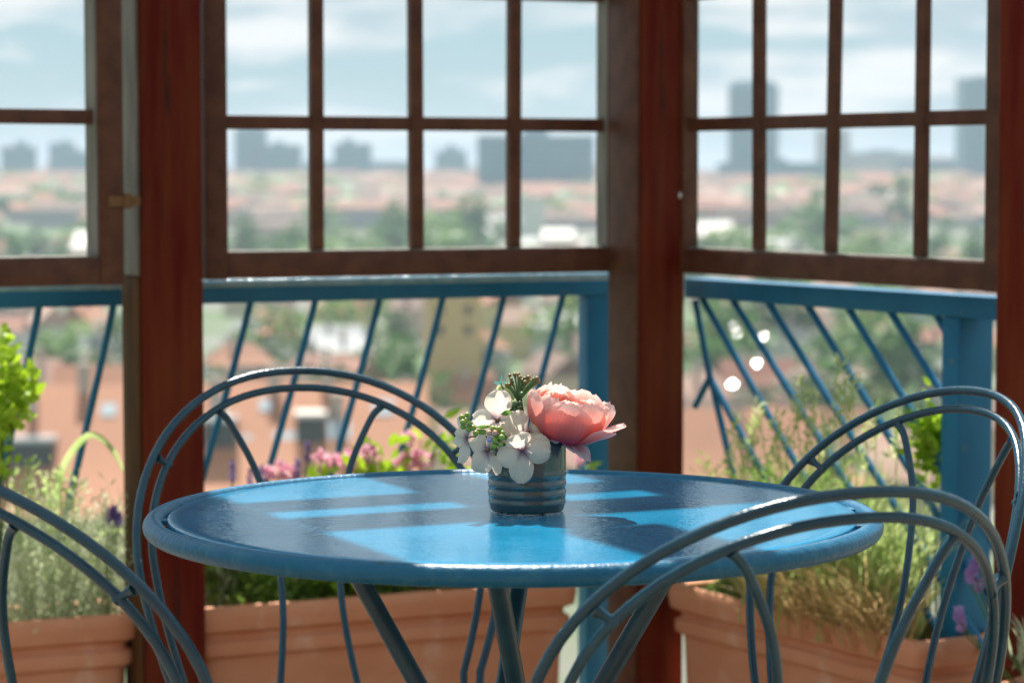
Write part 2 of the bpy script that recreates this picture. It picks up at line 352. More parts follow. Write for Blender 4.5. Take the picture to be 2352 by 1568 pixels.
def post(name, corner, a, w, label, side=None):
    t = empty(name, (corner[0], corner[1], 0), a, label, 'post', 'red stained wooden posts of the terrace')
    bm = bmesh.new(); box(bm, 0, w, 0, w, 0.0, 2.36, bev=0.004)
    obj('shaft', bm, M['redwood'], t)
    if side:
        # weathered cladding strips on the left side of the post
        bm = bmesh.new(); box(bm, -0.006, -0.0005, 0.006, w - 0.004, 0.90, 2.34, bev=0.0015)
        o = obj('side_strip', bm, M['sash_in'], t); o['label'] = 'weathered grey upper side strip'
        bm = bmesh.new(); box(bm, -0.005, -0.0005, 0.006, w - 0.004, 0.02, 0.897, bev=0.0015)
        o = obj('side_strip', bm, M['jamb_low'], t); o['label'] = 'olive brown lower side strip'
    return t
post('wooden_post', pA, R(24.5), 0.101, 'red wooden post left of the middle window, crossed by the arched chair back', True)
tB = post('wooden_post', pB, R(31), 0.092, 'red wooden corner post between middle and right windows, behind the peony')
bm = bmesh.new(); box(bm, -0.006, -0.0005, 0.003, 0.090, 0.02, 2.34, bev=0.0015); o = obj('side_strip', bm, M['sash'], tB); o['label'] = 'brown side strip facing the middle window'
pC = Vector(at(2289, 700, 3.66)[:2])
post('wooden_post', pC, R(-11.5), 0.12, 'red wooden post at the right edge of the photo')
pBx = Vector(pB)

def sash(label, O, d, u0, u1, z0, z1, vm, hm, stile_l, stile_r, group='brown lattice windows of the terrace', th=0.048, rail_h=0.043):
    """window frame standing in its wall: local x along the wall, y outwards"""
    t = empty('window_frame', (O[0], O[1], 0), ang(d), label, 'window', group)
    for a, b in ((u0, u0 + stile_l), (u1 - stile_r, u1)):
        bm = bmesh.new(); box(bm, a, b, 0, th, z0, z1, bev=0.003); obj('stile', bm, M['sash'], t)
    a, b = u0 + stile_l, u1 - stile_r
    bm = bmesh.new(); box(bm, a, b, 0.001, th - 0.001, z0 + 0.001, z0 + rail_h, bev=0.002); obj('bottom_rail', bm, M['sash'], t)
    bm = bmesh.new(); box(bm, a, b, 0.001, th - 0.001, z1 - rail_h, z1 - 0.001, bev=0.002); obj('top_rail', bm, M['sash'], t)
    bm = bmesh.new(); box(bm, a + 0.001, b - 0.001, 0.003, th - 0.002, z0 + rail_h + 0.0002, z0 + rail_h + 0.0026, bev=0.0008); o = obj('sunlit_sill_strip', bm, M['sash_in'], t)  # pale strip: sunlight on the sill top put into the colour
    bm = bmesh.new(); box(bm, b - 0.0026, b - 0.0002, 0.004, th - 0.002, z0 + rail_h + 0.003, z1 - rail_h - 0.003, bev=0.0008); o = obj('skylit_stile_edge', bm, M['sash_in'], t)  # grey strip: sky light on the stile's inner side, as colour
    for i, (u, wd, lean) in enumerate(vm):
        bm = bmesh.new()
        Mx = Matrix.Identity(4); Mx[0][2] = lean; Mx[0][3] = -lean * 1.2
        box(bm, u - wd / 2, u + wd / 2, th * 0.3, th * 0.7, z0 + rail_h + 0.0028, z1 - rail_h + 0.004, Mx, bev=0.0015)
        obj('upright_bar', bm, M['sash'], t)
    for i, z in enumerate(hm):
        bm = bmesh.new(); box(bm, a - 0.004, b - 0.0028, th * 0.35, th * 0.65, z - 0.0115, z + 0.0115, bev=0.0015)
        obj('cross_bar', bm, M['sash'], t)
    return t
HB = [1.143, 1.365, 1.587, 1.81]
nU = Vector((-U[1], U[0]))
def um(px, off=0.0): return on_wall(px, 300, O_M + nU * off, U)[0]
uA = um(472); uB = um(1456)
sash('brown lattice window in the middle, between the two thick red posts', O_M, U, uA, uB, 0.889, 2.10,
     [(um(726, .024), 0.0215, 0.002), (um(954, .024), 0.0225, -0.003), (um(1180, .024), 0.0215, 0.004)], HB, um(523) - uA, uB - um(1400))
nR = Vector((-RD[1], RD[0]))
if nR.dot(Vector((0.875, 0.485))) < 0: nR = -nR
def ur(px, py=300, off=0.0): return on_wall(px, py, RO + nR * off, RD)[0]
sash('brown lattice window turned away at the right, with a pale screw head', RO, RD, ur(1532), ur(2310), 0.889, 2.10,
     [(ur(1746, 300, .018), 0.024, -0.008), (ur(1918, 300, .018), 0.023, 0.02), (ur(2121, 300, .018), 0.023, 0.004)], HB, ur(1570) - ur(1532), ur(2310) - ur(2262), th=0.032)
bm = bmesh.new(); p = on_wall(1561, 449, RO, RD)
for k in range(1):
    M4 = Matrix.Translation((p[0], -0.0015, p[1])) @ Matrix.Rotation(PI / 2, 4, 'X')
    bmesh.ops.create_cone(bm, cap_ends=True, segments=12, radius1=0.0062, radius2=0.005, depth=0.003, matrix=M4)
for ob in bpy.data.objects:
    if ob.get('label', '').startswith('brown lattice window turned'): rw = ob
obj('screw_head', bm, M['rubber'], rw)
# left sash stands ajar, hinged on the left post
OL = Vector(at(284, 300, 3.97)[:2]); DL = Vector((-math.cos(R(33)), -math.sin(R(33))))
def ul(px): return on_wall(px, 300, OL, DL)[0]
OLs = OL + DL * ul(-420); DLs = -DL; lw = ul(-420)
def uls(px): return lw - ul(px)
lt = sash('brown lattice window at the left edge, standing ajar on its hinge', OLs, DLs, 0, lw, 0.889, 2.10,
     [(uls(-24), 0.022, 0), (uls(-220), 0.022, 0)], [1.147, 1.369, 1.59, 1.81], 0.04, uls(284) - uls(227))
bm = bmesh.new(); tube(bm, [(lw + 0.004, -0.002, 1.006), (lw + 0.004, -0.002, 1.03)], 0.007, 10)
box(bm, lw - 0.028, lw + 0.001, -0.003, 0.0005, 1.010, 1.026); box(bm, lw + 0.005, lw + 0.026, -0.001, 0.003, 1.010, 1.026)
obj('hinge', bm, M['brass'], lt)

# railings
ZR = 0.883
def railing(label, O, d, u0, u1, rods, posts, bead, off=0.0):
    t = empty('railing', (O[0], O[1], 0), ang(d), label, 'railing', 'blue metal railings of the terrace')
    bm = bmesh.new(); box(bm, u0, u1, -0.005, 0.04, ZR - 0.040, ZR - 0.006, bev=0.002)
    if bead:
        for k in range(9):   # rounded top of the rail
            pass
        box(bm, u0, u1, 0.0, 0.036, ZR - 0.0065, ZR - 0.001, bev=0.002)
    hr = obj('handrail', bm, M['rail'], t)
    if bead:
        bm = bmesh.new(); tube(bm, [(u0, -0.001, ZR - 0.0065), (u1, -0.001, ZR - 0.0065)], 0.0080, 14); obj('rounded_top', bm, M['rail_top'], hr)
    bm = bmesh.new(); box(bm, u0, u1, 0.006, 0.03, 0.075, 0.10, bev=0.002); obj('lower_rail', bm, M['rail'], t)
    for pts in rods:
        bm = bmesh.new(); tube(bm, [(u, 0.018, z) for u, z in pts], 0.0062, 10); obj('baluster', bm, M['rail'], t)
    for a, b, dp in posts:
        bm = bmesh.new(); box(bm, a, b, -0.003, dp, 0.0, ZR - 0.0405, bev=0.003); obj('rail_post', bm, M['rail'], t)
    return t
nU = Vector((-U[1], U[0]))
O_R = O_M + nU * 0.15                                     # the railing stands 15 cm outside the sash
def rm(px, py): return on_wall(px, py, O_R, U)
def rod_m(px, sl, zb=0.09):
    a = rm(px, 690); pts = [(a[0] + 0.004, ZR - 0.02), (a[0], a[1])]
    b = rm(px - sl * 180, 870); pts.append(b); c = rm(px - sl * 180 - (sl + 0.02) * 240, 1110); pts.append(c)
    k = (c[0] - b[0]) / (c[1] - b[1]); pts.append((c[0] + k * (zb - c[1]), zb)); return spline([(p[0], p[1], 0) for p in pts], 14)
midr = [[(q.x, q.y) for q in rod_m(px, 0.263)] for px in (585, 733, 880, 1025, 1165, 1300)]
railing('blue railing under the middle window with slanting rods', O_R, U, rm(440, 650)[0], rm(1409, 650)[0], midr, [(rm(1347, 900)[0], rm(1400, 900)[0], 0.035)], True)
lefr = [[(q.x, q.y) for q in rod_m(px, 0.213)] for px in (270, 100, -70)]
railing('blue railing at the left edge beside the lime green plant', O_R, U, rm(-330, 650)[0], rm(284, 650)[0], lefr, [(rm(-330, 900)[0], rm(-290, 900)[0], 0.035)], True)
nR = Vector((-RD[1], RD[0]))
if nR.dot(Vector((0.875, 0.485))) < 0: nR = -nR
O_RR = RO + nR * 0.07
def rr_(px, py): return on_wall(px, py, O_RR, RD)
def line_r(x0, y0, x1, y1, ext=None):
    a, b = rr_(x0, y0), rr_(x1, y1)
    if ext is not None:
        k = (b[0] - a[0]) / (b[1] - a[1]); b = (b[0] + k * (ext - b[1]), ext)
    return [a, ((a[0] + b[0]) / 2, (a[1] + b[1]) / 2), b]
rods = [line_r(1590, 680, 1754, 970, 0.2)]
for x0, y0, x1, y1 in ((1660, 684, 1865, 1015), (1742, 690, 1925, 985), (1832, 696, 2010, 985), (1925, 702, 2090, 972)):
    rods.append(line_r(x0, y0, x1, y1, 0.16))
rods.append(line_r(2022, 712, 2166, 940)); rods.append(line_r(2128, 720, 2168, 790))
rods.append(line_r(2068, 962, 2168, 1118)); rods.append(line_r(1577, 690, 1611, 868))
rods.append(line_r(1611, 868, 1700, 1030, 0.2)); rods.append(line_r(1611, 868, 1577, 935)); rods.append(line_r(1613, 868, 1655, 1050, 0.2))
railing('blue railing under the right window with rods fanning rightward', O_RR, RD, rr_(1577, 660)[0], rr_(2330, 700)[0], rods, [(rr_(2164, 1000)[0] , rr_(2203, 1000)[0], 0.066)], False)

# ------------------------------------------------------------------ unseen boards and battens added overhead, cut to throw the table's shade
ex = Vector((0.9, 0.434)); ey = Vector((-0.434, 0.9))
ra = math.atan2(0.434, 0.9)
t = empty('table_shade_boards', (0, 0, 0), ra, 'unseen brown boards and battens added above the table to shade it', 'roof')
ZP = 2.37; SH = (ZP - 0.74) / math.tan(SUN_EL)            # shade falls SH further in, away from the sun
SD = Vector((math.sin(SUN_AZ), math.cos(SUN_AZ))); SE, SQ = SH * SD.dot(ex), SH * SD.dot(ey)
def shade_piece(name, e0, e1, q0, q1, th=0.02, dz=0.0):
    bm = bmesh.new(); box(bm, e0 + SE, e1 + SE, q0 + SQ, q1 + SQ, ZP + dz, ZP + dz + th, bev=0.002); return obj(name, bm, M['shade_wood'], t, False)
shade_piece('roof_board', 0.42, 0.63, 1.866, 2.66); shade_piece('roof_board', 0.634, 0.846, 1.866, 2.66)
shade_piece('roof_board', 1.252, 1.52, 2.165, 2.66)

shade_piece('shade_batten', 0.85, 1.25, 2.302, 2.372); shade_piece('shade_batten', 0.85, 1.25, 2.158, 2.247)
shade_piece('shade_batten', 0.85, 1.25, 2.56, 2.64)
shade_piece('shade_rafter', 1.037, 1.139, 2.16, 2.76, 0.05, -0.052); shade_piece('shade_rafter', 1.037, 1.139, 1.5, 2.035, 0.05, -0.052); shade_piece('shade_rafter', 0.70, 0.80, 1.86, 2.76, 0.05, -0.052); shade_piece('shade_rafter', 1.75, 1.85, 1.86, 2.70, 0.05, -0.052)
bw = tag(empty('light_block_wall', (0, 0, 0), ra), kind='structure'); bm = bmesh.new(); box(bm, -1.4, 2.6, -1.45, -1.35, 0.001, ZP + 0.05); obj('panel', bm, M['shade_wood'], bw, False)  # unseen wall added behind the camera to keep light out
shade_piece('shade_rafter', -0.6, -0.5, 1.86, 2.76, 0.05, -0.052)

# ------------------------------------------------------------------ planters
def planter(label, O, d, u0, u1, H=0.36, D=0.165):
    """terracotta trough: local x along the wall, y outwards"""
    t = empty('planter', (O[0] + d[0] * u0, O[1] + d[1] * u0, 0), ang(d), label, 'planter', 'terracotta troughs along the railing')
    Lg = u1 - u0; prof = [(0.026, 0.0), (0.020, 0.06), (0.014, H - 0.105), (0.013, H - 0.088), (0.003, H - 0.082), (0.001, H - 0.074), (0.002, H - 0.062), (0.010, H - 0.056),
                          (0.010, H - 0.048), (-0.004, H - 0.040), (-0.007, H - 0.02), (-0.006, H - 0.008), (-0.001, H - 0.001), (0.006, H), (0.013, H - 0.004), (0.016, H - 0.04)]
    bm = bmesh.new(); rings = []
    def loop(ins, z):
        x0, x1, y0, y1, c = ins, Lg - ins, ins, D - ins, 0.022; pts = []
        for cx, cy, a0 in ((x1 - c, y0 + c, -90), (x1 - c, y1 - c, 0), (x0 + c, y1 - c, 90), (x0 + c, y0 + c, 180)):
            for k in range(5): a = R(a0 + 22.5 * k); pts.append((cx + c * math.cos(a), cy + c * math.sin(a)))
        res = []
        for i in range(len(pts)):
            a, b = Vector(pts[i]), Vector(pts[(i + 1) % len(pts)]); n = max(1, int((b - a).length / 0.05))
            for j in range(n): q = a.lerp(b, j / n); res.append(bm.verts.new((q.x, q.y, z + 0.0015 * noise.noise(Vector((q.x * 14, q.y * 14, z * 3))))))
        return res
    cnt = None
    for ins, z in prof:
        r = loop(ins, z); rings.append(r)
    n = min(len(r) for r in rings)
    for a, b in zip(rings, rings[1:]):
        if len(a) == len(b):
            for j in range(len(a)): bm.faces.new((a[j], a[(j + 1) % len(a)], b[(j + 1) % len(a)], b[j]))
        else:
            try: bmesh.ops.bridge_loops(bm, edges=[])
            except Exception: pass
            from math import floor
            la, lb = len(a), len(b); i = j = 0
            while i < la or j < lb:
                if j >= lb or (i < la and (i + 1) / la <= (j + 1) / lb): bm.faces.new((a[i % la], a[(i + 1) % la], b[j % lb])); i += 1
                else: bm.faces.new((a[i % la], b[(j + 1) % lb], b[j % lb])); j += 1
    bmesh.ops.recalc_face_normals(bm, faces=bm.faces)
    obj('trough', bm, M['terra'], t)
    bm = bmesh.new(); box(bm, 0.02, Lg - 0.02, 0.02, D - 0.02, H - 0.07, H - 0.03); obj('soil', bm, M['soil'], t, False)
    return t
PF = -0.012
OP = O_M + nU * PF
def up(px, py=1390): return on_wall(px, py, OP, U)[0]
OPR = RO + nR * -0.03
def upr(px, py=1400): return on_wall(px, py, OPR, RD)[0]
plM = planter('long terracotta trough below the middle window, behind the table legs', OP, U, up(452), up(1322))
plL = planter('terracotta trough at the left edge holding the silvery bush', OP, U, up(-420), up(318))
plR = planter('terracotta trough below the right window holding tall grass', OPR, RD, upr(1535), upr(2110))
OPX = Vector(at(2255, 1500, 3.55)[:2])
plX = planter('small terracotta trough at the lower right corner behind the chairs', OPX, Vector((math.cos(R(-40)), math.sin(R(-40)))), 0, 0.4, 0.345)

# ------------------------------------------------------------------ planting
def leaf(bm, p, d, ln, wd, up=None, bend=0.25, mi=0, seg=2):
    d = Vector(d).normalized(); s = d.cross(up or Vector((random.uniform(-1, 1), random.uniform(-1, 1), random.uniform(-1, 1))))
    if s.length < 1e-4: s = d.orthogonal()
    s.normalize(); n = s.cross(d); p = Vector(p); prev = None
    a = bm.verts.new(p); lo = [a]; L_, R_ = [], []
    for k in range(1, seg + 1):
        f = k / (seg + 1); wv = wd * 0.5 * math.sin(PI * min(0.97, f ** 0.85)); c = p + d * ln * f - n * bend * ln * f * f
        L_.append(bm.verts.new(c + s * wv)); R_.append(bm.verts.new(c - s * wv))
    tip = bm.verts.new(p + d * ln - n * bend * ln)
    fs = [bm.faces.new((a, R_[0], L_[0]))]
    for k in range(seg - 1): fs.append(bm.faces.new((L_[k], R_[k], R_[k + 1], L_[k + 1])))
    fs.append(bm.faces.new((L_[-1], R_[-1], tip)))
    for f in fs: f.material_index = mi
def blade(bm, p, lean, ln, wd, droop, seg=5, mi=0):
    p = Vector(p); a = random.uniform(0, PI); s = Vector((math.cos(a), math.sin(a), 0)); prev = None
    d = Vector((lean[0], lean[1], 1)).normalized(); c = p.copy(); hv = Vector((lean[0], lean[1], 0))
    hv = hv.normalized() if hv.length > 1e-3 else Vector((1, 0, 0))
    for k in range(seg + 1):
        f = k / seg; wv = wd * 0.5 * (1 - f ** 1.6) + 0.0002
        row = (bm.verts.new(c + s * wv), bm.verts.new(c - s * wv))
        if prev: bm.faces.new((prev[0], prev[1], row[1], row[0])).material_index = mi
        prev = row; dd = (d + hv * droop * f * 1.5 - Vector((0, 0, 1)) * droop * f * f).normalized(); c = c + dd * ln / seg
    return c
def bushy(bm, c, rx, ry, h, n, ln, wd, mi=0, upb=0.6, base=0.0):
    """leaves spread through a clump with clear lumps"""
    lumps = [(random.uniform(-0.75, 0.75) * rx, random.uniform(-0.75, 0.75) * ry, random.uniform(0.35, 1.0) * h) for _ in range(max(4, n // 90))]
    for _ in range(n):
        lx, ly, lz = random.choice(lumps); r = 0.42
        p = Vector((c[0] + lx + random.gauss(0, rx * r * 0.5), c[1] + ly + random.gauss(0, ry * r * 0.5), c[2] + base + max(0.0, lz * random.uniform(0.45, 1) + random.gauss(0, h * 0.10))))
        d = Vector((lx / rx + random.gauss(0, 0.7), ly / max(ry, 0.01) + random.gauss(0, 0.7), upb + random.gauss(0, 0.6)))
        leaf(bm, p, d, ln * random.uniform(0.6, 1.25), wd * random.uniform(0.7, 1.2), bend=random.uniform(0, 0.4), mi=mi)
def stems(bm, c, rx, ry, h, n, r=0.0013):
    for _ in range(n):
        x, y = random.uniform(-rx, rx), random.uniform(-ry, ry)
        tube(bm, [(c[0] + x * 0.4, c[1] + y * 0.4, c[2]), (c[0] + x * 0.8, c[1] + y * 0.8, c[2] + h * 0.5), (c[0] + x, c[1] + y, c[2] + h * random.uniform(0.8, 1.1))], [r, r, r * 0.6], 5)
def plant(name, label, parent_pl, x, y, cat='plant'):
    """planted in a trough: base on its soil"""
    ploc = parent_pl.location; a = parent_pl.rotation_euler.z
    wx = ploc.x + math.cos(a) * x - math.sin(a) * y; wy = ploc.y + math.sin(a) * x + math.cos(a) * y
    return empty(name, (wx, wy, 0.325), a, label, cat)
def stuff_part(name, bm, mats, t):
    o = link(name, mesh_of(bm, name, mats, False), t); o['kind'] = 'stuff'; return o
def spike(bm, p, h, r, mi=0):
    """loose whorls of small florets round the stalk"""
    for k in range(9):
        f = k / 8; n = 6
        for j in range(n):
            a = j * 2 * PI / n + k * 0.9 + random.gauss(0, 0.3); rr = r * (0.35 + 0.55 * math.sin(PI * (0.2 + 0.75 * f)))
            q = Vector((p[0] + rr * 0.5 * math.cos(a), p[1] + rr * 0.5 * math.sin(a), p[2] + h * f + random.gauss(0, h * 0.03)))
            leaf(bm, q, (math.cos(a), math.sin(a), 0.9), r * random.uniform(0.7, 1.1), r * 0.55, bend=0.2, mi=mi, seg=1)
        blob(bm, (p[0], p[1], p[2] + h * f), r * 0.32, 1, mi=mi)
def wloc(t, px, py, Y):
    """sight point at distance Y in the coordinates of thing t"""
    p = at(px, py, Y) - Vector(t.location); a = -t.rotation_euler.z
    return Vector((p.x * math.cos(a) - p.y * math.sin(a), p.x * math.sin(a) + p.y * math.cos(a), p.z))
LM = up(1322) - up(452)
# middle trough: glossy dark herbs along the front
for i, (x, lab) in enumerate(((0.09, 'dark green leafy herb at the left end of the middle trough'), (0.30, 'dark green leafy herb mid trough, behind the left table leg'), (0.47, 'dark green low herb in shade behind the table, right of the other herbs'))):
    t = plant('herb_plant', lab, plM, x, 0.095)
    bm = bmesh.new(); bushy(bm, (0, 0, 0), 0.12, 0.036, 0.10, 620, 0.026, 0.012, upb=0.8); stuff_part('foliage', bm, [M['leaf_dark' if i == 2 else 'leaf_mid']], t)
    bm = bmesh.new(); stems(bm, (0, 0, 0), 0.08, 0.04, 0.08, 14); obj('stem', bm, M['stem'], t); t['group'] = 'dark herbs in the middle trough'
# pink flowering plants behind the table edge
def flower_plant(label, x, y, heads, lime, h=0.2, n=700):
    t = plant('pink_flower_plant', label, plM, x, y, 'flowering plant'); t['group'] = 'pink flowers in the middle trough'
    bm = bmesh.new(); bushy(bm, (0, 0, 0), 0.115, 0.05, h, n, 0.030, 0.017, upb=0.7); stuff_part('foliage', bm, [M['leaf_lime' if lime else 'leaf_mid']], t)
    bm = bmesh.new(); stems(bm, (0, 0, 0), 0.07, 0.04, h, 16, 0.0016); obj('stem', bm, M['stem'], t)
    for px, py, rad in heads:
        c = wloc(t, px, py, 4.22 + (px - 470) * 0.0003); bm = bmesh.new()
        for _ in range(46):
            v = Vector((random.gauss(0, 1), random.gauss(0, 1), random.gauss(0, 1))).normalized()
            leaf(bm, c + v * rad * 0.45, v + Vector((0, 0, 0.3)), rad * 0.75, rad * 0.6, bend=0.3)
        obj('flower_head', bm, M['pink'], t)
        bm = bmesh.new(); tube(bm, [(c.x * 0.5, c.y * 0.5, c.z * 0.3), c], 0.0014, 5); obj('flower_stem', bm, M['stem'], t)
flower_plant('pale pink flower clump left of the back chair spokes', up(690) - up(452), 0.10, [(640, 1082, 0.017), (662, 1085, 0.014), (612, 1085, 0.012)], False, 0.19, 380)
flower_plant('pink flower clump with lime leaves between the back chair spokes', up(800) - up(452), 0.10, [(738, 1052, 0.016), (775, 1066, 0.019), (803, 1048, 0.015), (846, 1042, 0.017), (850, 1075, 0.015), (822, 1070, 0.014)], True, 0.225, 1100)
flower_plant('pink flower clump with lime leaves beside the white blossoms', up(960) - up(452), 0.10, [(940, 1008, 0.015), (945, 1052, 0.018), (972, 1058, 0.019), (920, 1062, 0.013)], True, 0.265, 1700)
flower_plant('small lime green clump right of the grey vase with pink specks', up(1270) - up(452), 0.09, [(1330, 1055, 0.010)], True, 0.20, 260)
def lavender(label, pl, x, y, spikes, mname='purple', Y=4.2, rad=0.006, hh=0.03):
    t = plant('lavender', label, pl, x, y, 'lavender'); t['group'] = 'lavender in the troughs'
    bm = bmesh.new()
    for _ in range(90): leaf(bm, (random.gauss(0, 0.02), random.gauss(0, 0.015), random.uniform(0, 0.09)), (random.gauss(0, 0.5), random.gauss(0, 0.5), 1), 0.045, 0.004)
    stuff_part('foliage', bm, [M['leaf_silver']], t)
    for px, py in spikes:
        c = wloc(t, px, py, Y)
        bm = bmesh.new(); tube(bm, spline([(random.uniform(-.02, .02), random.uniform(-.01, .01), 0), (c.x * 0.6, c.y * 0.6, c.z * 0.5), (c.x, c.y, c.z - hh * 0.4)], 8), 0.0014, 5); obj('flower_stalk', bm, M['stem'], t)
        bm = bmesh.new(); spike(bm, (c.x, c.y, c.z - hh / 2), hh, rad); obj('flower_spike', bm, M[mname], t)
lavender('purple lavender with one spike left of the table, before the orange roof', plM, up(550) - up(452), 0.09, [(534, 1085), (600, 1092), (575, 1100)], 'purple', 4.2)
lavender('purple lavender spike rising between the spokes of the back chair', plM, up(700) - up(452), 0.12, [(706, 1040), (683, 1078)], 'purple', 4.27)
lavender('purple lavender beside the left red post above the silvery bush', plL, up(262) - up(-420), 0.09, [(252, 1186), (272, 1192), (262, 1178)], 'purple', 4.05, 0.007, 0.02)
# left trough: silvery bush, arching leaf, lime plant
t = plant('silvery_bush', 'silvery grey green bush filling the trough at the left edge', plL, up(150) - up(-420), 0.07)
bm = bmesh.new()
for k in range(420):
    bx, by = random.gauss(0, 0.12), random.gauss(0, 0.028); hgt = 0.26 * (1 - 0.35 * abs(bx) / 0.2) * random.uniform(0.5, 1.05)
    bx = max(-0.26, min(0.16, bx)); ln = Vector((random.gauss(0, 0.16), random.gauss(0, 0.12) - 0.05, 1)).normalized()
    for j in range(15):
        f = (j + 1) / 15; p = Vector((bx, by, 0)) + ln * hgt * f
        leaf(bm, p, ln + Vector((random.gauss(0, 0.9), random.gauss(0, 0.9), 0.2)), 0.019, 0.0034, bend=0.1, seg=1)
stuff_part('foliage', bm, [M['leaf_silver']], t)
bm = bmesh.new(); stems(bm, (0, 0, 0), 0.18, 0.05, 0.2, 60, 0.0011); obj('stem', bm, M['leaf_silver'], t)
bm = bmesh.new()
for px, py in ((70, 1062), (140, 1090), (112, 1098), (152, 1120), (48, 1130), (95, 1135), (30, 1080), (172, 1105), (60, 1100)):
    c = wloc(t, px, py, 4.08); tube(bm, [(c.x * 0.8, c.y * 0.6, 0.1), (c.x, c.y, c.z)], 0.0012, 5)
    for _ in range(14): leaf(bm, c + Vector((random.gauss(0, 0.006), random.gauss(0, 0.004), random.gauss(-0.012, 0.014))), (random.gauss(0, 1), random.gauss(0, 1), 0.8), 0.014, 0.006)
stuff_part('seed_heads', bm, [M['leaf_grass']], t)
t = plant('strap_leaf_plant', 'single pale green strap leaf arching against the orange roof', plL, up(150) - up(-420), 0.10)
def strap(px_pts, Y, wd, name='arching_leaf', m='leaf_grass'):
    bm = bmesh.new(); pts = spline([wloc(t, x, y, Y) for x, y in px_pts], 18); prev = None
    for i, p in enumerate(pts):
        d = (pts[min(i + 1, 18)] - pts[max(i - 1, 0)]).normalized(); s = d.cross(Vector((0.3, 1, 0.2))).normalized(); wv = wd * (0.35 + 0.65 * math.sin(PI * min(0.96, 0.15 + 0.8 * i / 18)))
        row = (bm.verts.new(p + s * wv / 2), bm.verts.new(p + Vector((0, 0.002, 0))), bm.verts.new(p - s * wv / 2))
        if prev:
            bm.faces.new((prev[0], prev[1], row[1], row[0])); bm.faces.new((prev[1], prev[2], row[2], row[1]))
        prev = row
    obj(name, bm, M[m], t)
strap([(105, 1330), (125, 1180), (140, 1085), (178, 1020), (215, 998), (255, 1028), (284, 1080)], 4.12, 0.0115)
strap([(205, 1330), (218, 1250), (245, 1222), (284, 1220)], 4.12, 0.009)
strap([(130, 1330), (112, 1180), (108, 1120), (90, 1085)], 4.12, 0.007)
t = plant('lime_leaf_plant', 'tall lime green leafy plant lit by sun at the left edge', plL, up(10) - up(-420), 0.05)
bm = bmesh.new()
for px, py, rx, n in ((8, 775, 14, 16), (14, 812, 20, 30), (26, 850, 26, 40), (58, 868, 22, 34), (74, 858, 12, 12), (22, 900, 36, 76), (62, 905, 18, 24), (40, 945, 26, 48), (5, 955, 34, 66), (12, 1000, 22, 26), (-40, 890, 46, 110), (-60, 970, 50, 100), (2, 1035, 12, 8), (8, 1068, 22, 20)):
    for _ in range(n):
        c = wloc(t, px + random.gauss(0, rx * 0.5), py + random.gauss(0, rx * 0.55), 3.98 + random.gauss(0, 0.03))
        leaf(bm, c, (random.gauss(0, 1), random.gauss(0, 1), random.gauss(0.3, 0.8)), 0.020 * random.uniform(0.6, 1.3), 0.014, bend=0.3)
stuff_part('foliage', bm, [M['leaf_lime']], t)
bm = bmesh.new()
for px, py in ((10, 790), (40, 880), (10, 960), (-40, 900), (5, 1060)):
    c = wloc(t, px, py, 3.98); tube(bm, spline([(0, 0, 0), (c.x * 0.3, c.y * 0.4, c.z * 0.5), c], 8), 0.002, 6)
obj('stem', bm, M['stem'], t)
# right trough: rosemary-like bush, tall grass, straw, lavender
LRr = upr(2110) - upr(1560)
t = plant('needle_bush', 'soft green needle-leaved bush just right of the corner post', plR, 0.155, 0.09)
bm = bmesh.new()
for k in range(420):
    bx, by = random.uniform(-0.12, 0.20), random.gauss(0, 0.03); hgt = 0.225 * random.uniform(0.55, 1.1); ln = Vector((random.gauss(0, 0.25), random.gauss(0, 0.2), 1)).normalized()
    for j in range(16):
        p = Vector((bx, by, 0.02)) + ln * hgt * (j + 1) / 16
        leaf(bm, p, ln * 0.5 + Vector((random.gauss(0, 0.8), random.gauss(0, 0.8), 0.3)), 0.021, 0.0045, bend=0.1, seg=1)
stuff_part('foliage', bm, [M['leaf_mid']], t)
bm = bmesh.new(); stems(bm, (0.04, 0, 0), 0.14, 0.05, 0.18, 50, 0.0012); obj('stem', bm, M['stem'], t)
t = plant('tall_grass', 'tall pale feathery grass in the right trough behind the chair', plR, 0.40, 0.08)
bm = bmesh.new()
for _ in range(1500):
    x = random.uniform(-0.20, 0.12); blade(bm, (x, random.gauss(0, 0.035), 0), (random.gauss(-0.02, 0.22), random.gauss(0, 0.2)), random.uniform(0.15, 0.31), 0.0052, random.uniform(0.1, 0.9))
stuff_part('foliage', bm, [M['leaf_grass']], t)
bm = bmesh.new()
for px, py in ((1845, 905), (1938, 850), (1870, 935), (1960, 900), (1745, 960), (1780, 985), (1830, 960), (1900, 985), (1725, 1000), (2010, 965), (1990, 1010), (1690, 985), (1860, 1000), (2060, 985), (1930, 940), (1800, 1010)):
    c = wloc(t, px, py, 4.12 - (px - 1700) * 0.0006)
    tube(bm, spline([(c.x * 0.75, c.y * 0.4, 0.03), (c.x * 0.92, c.y * 0.8, c.z * 0.6), c], 8), 0.0012, 4)
    for k in range(34):
        f = k / 34; q = c + Vector((random.gauss(0, 0.004) - 0.012 * f, random.gauss(0, 0.003), 0.022 - 0.075 * f))
        leaf(bm, q, (random.gauss(0, 0.7), random.gauss(0, 0.7), 1), 0.017, 0.0042)
stuff_part('seed_heads', bm, [M['leaf_grass']], t)
t = plant('dry_grass', 'straw brown dry grass at the foot of the tall grass', plR, 0.44, 0.04)
bm = bmesh.new()
for _ in range(520):
    x = random.uniform(-0.17, 0.15); blade(bm, (x, random.gauss(-0.01, 0.02), 0), (random.gauss(0, 0.4), random.gauss(-0.25, 0.3)), random.uniform(0.12, 0.24), 0.0036, random.uniform(0.3, 1.5))
stuff_part('foliage', bm, [M['straw']], t)
t = plant('low_herb', 'dark green low herb at the front rim of the right trough', plR, 0.24, 0.08)
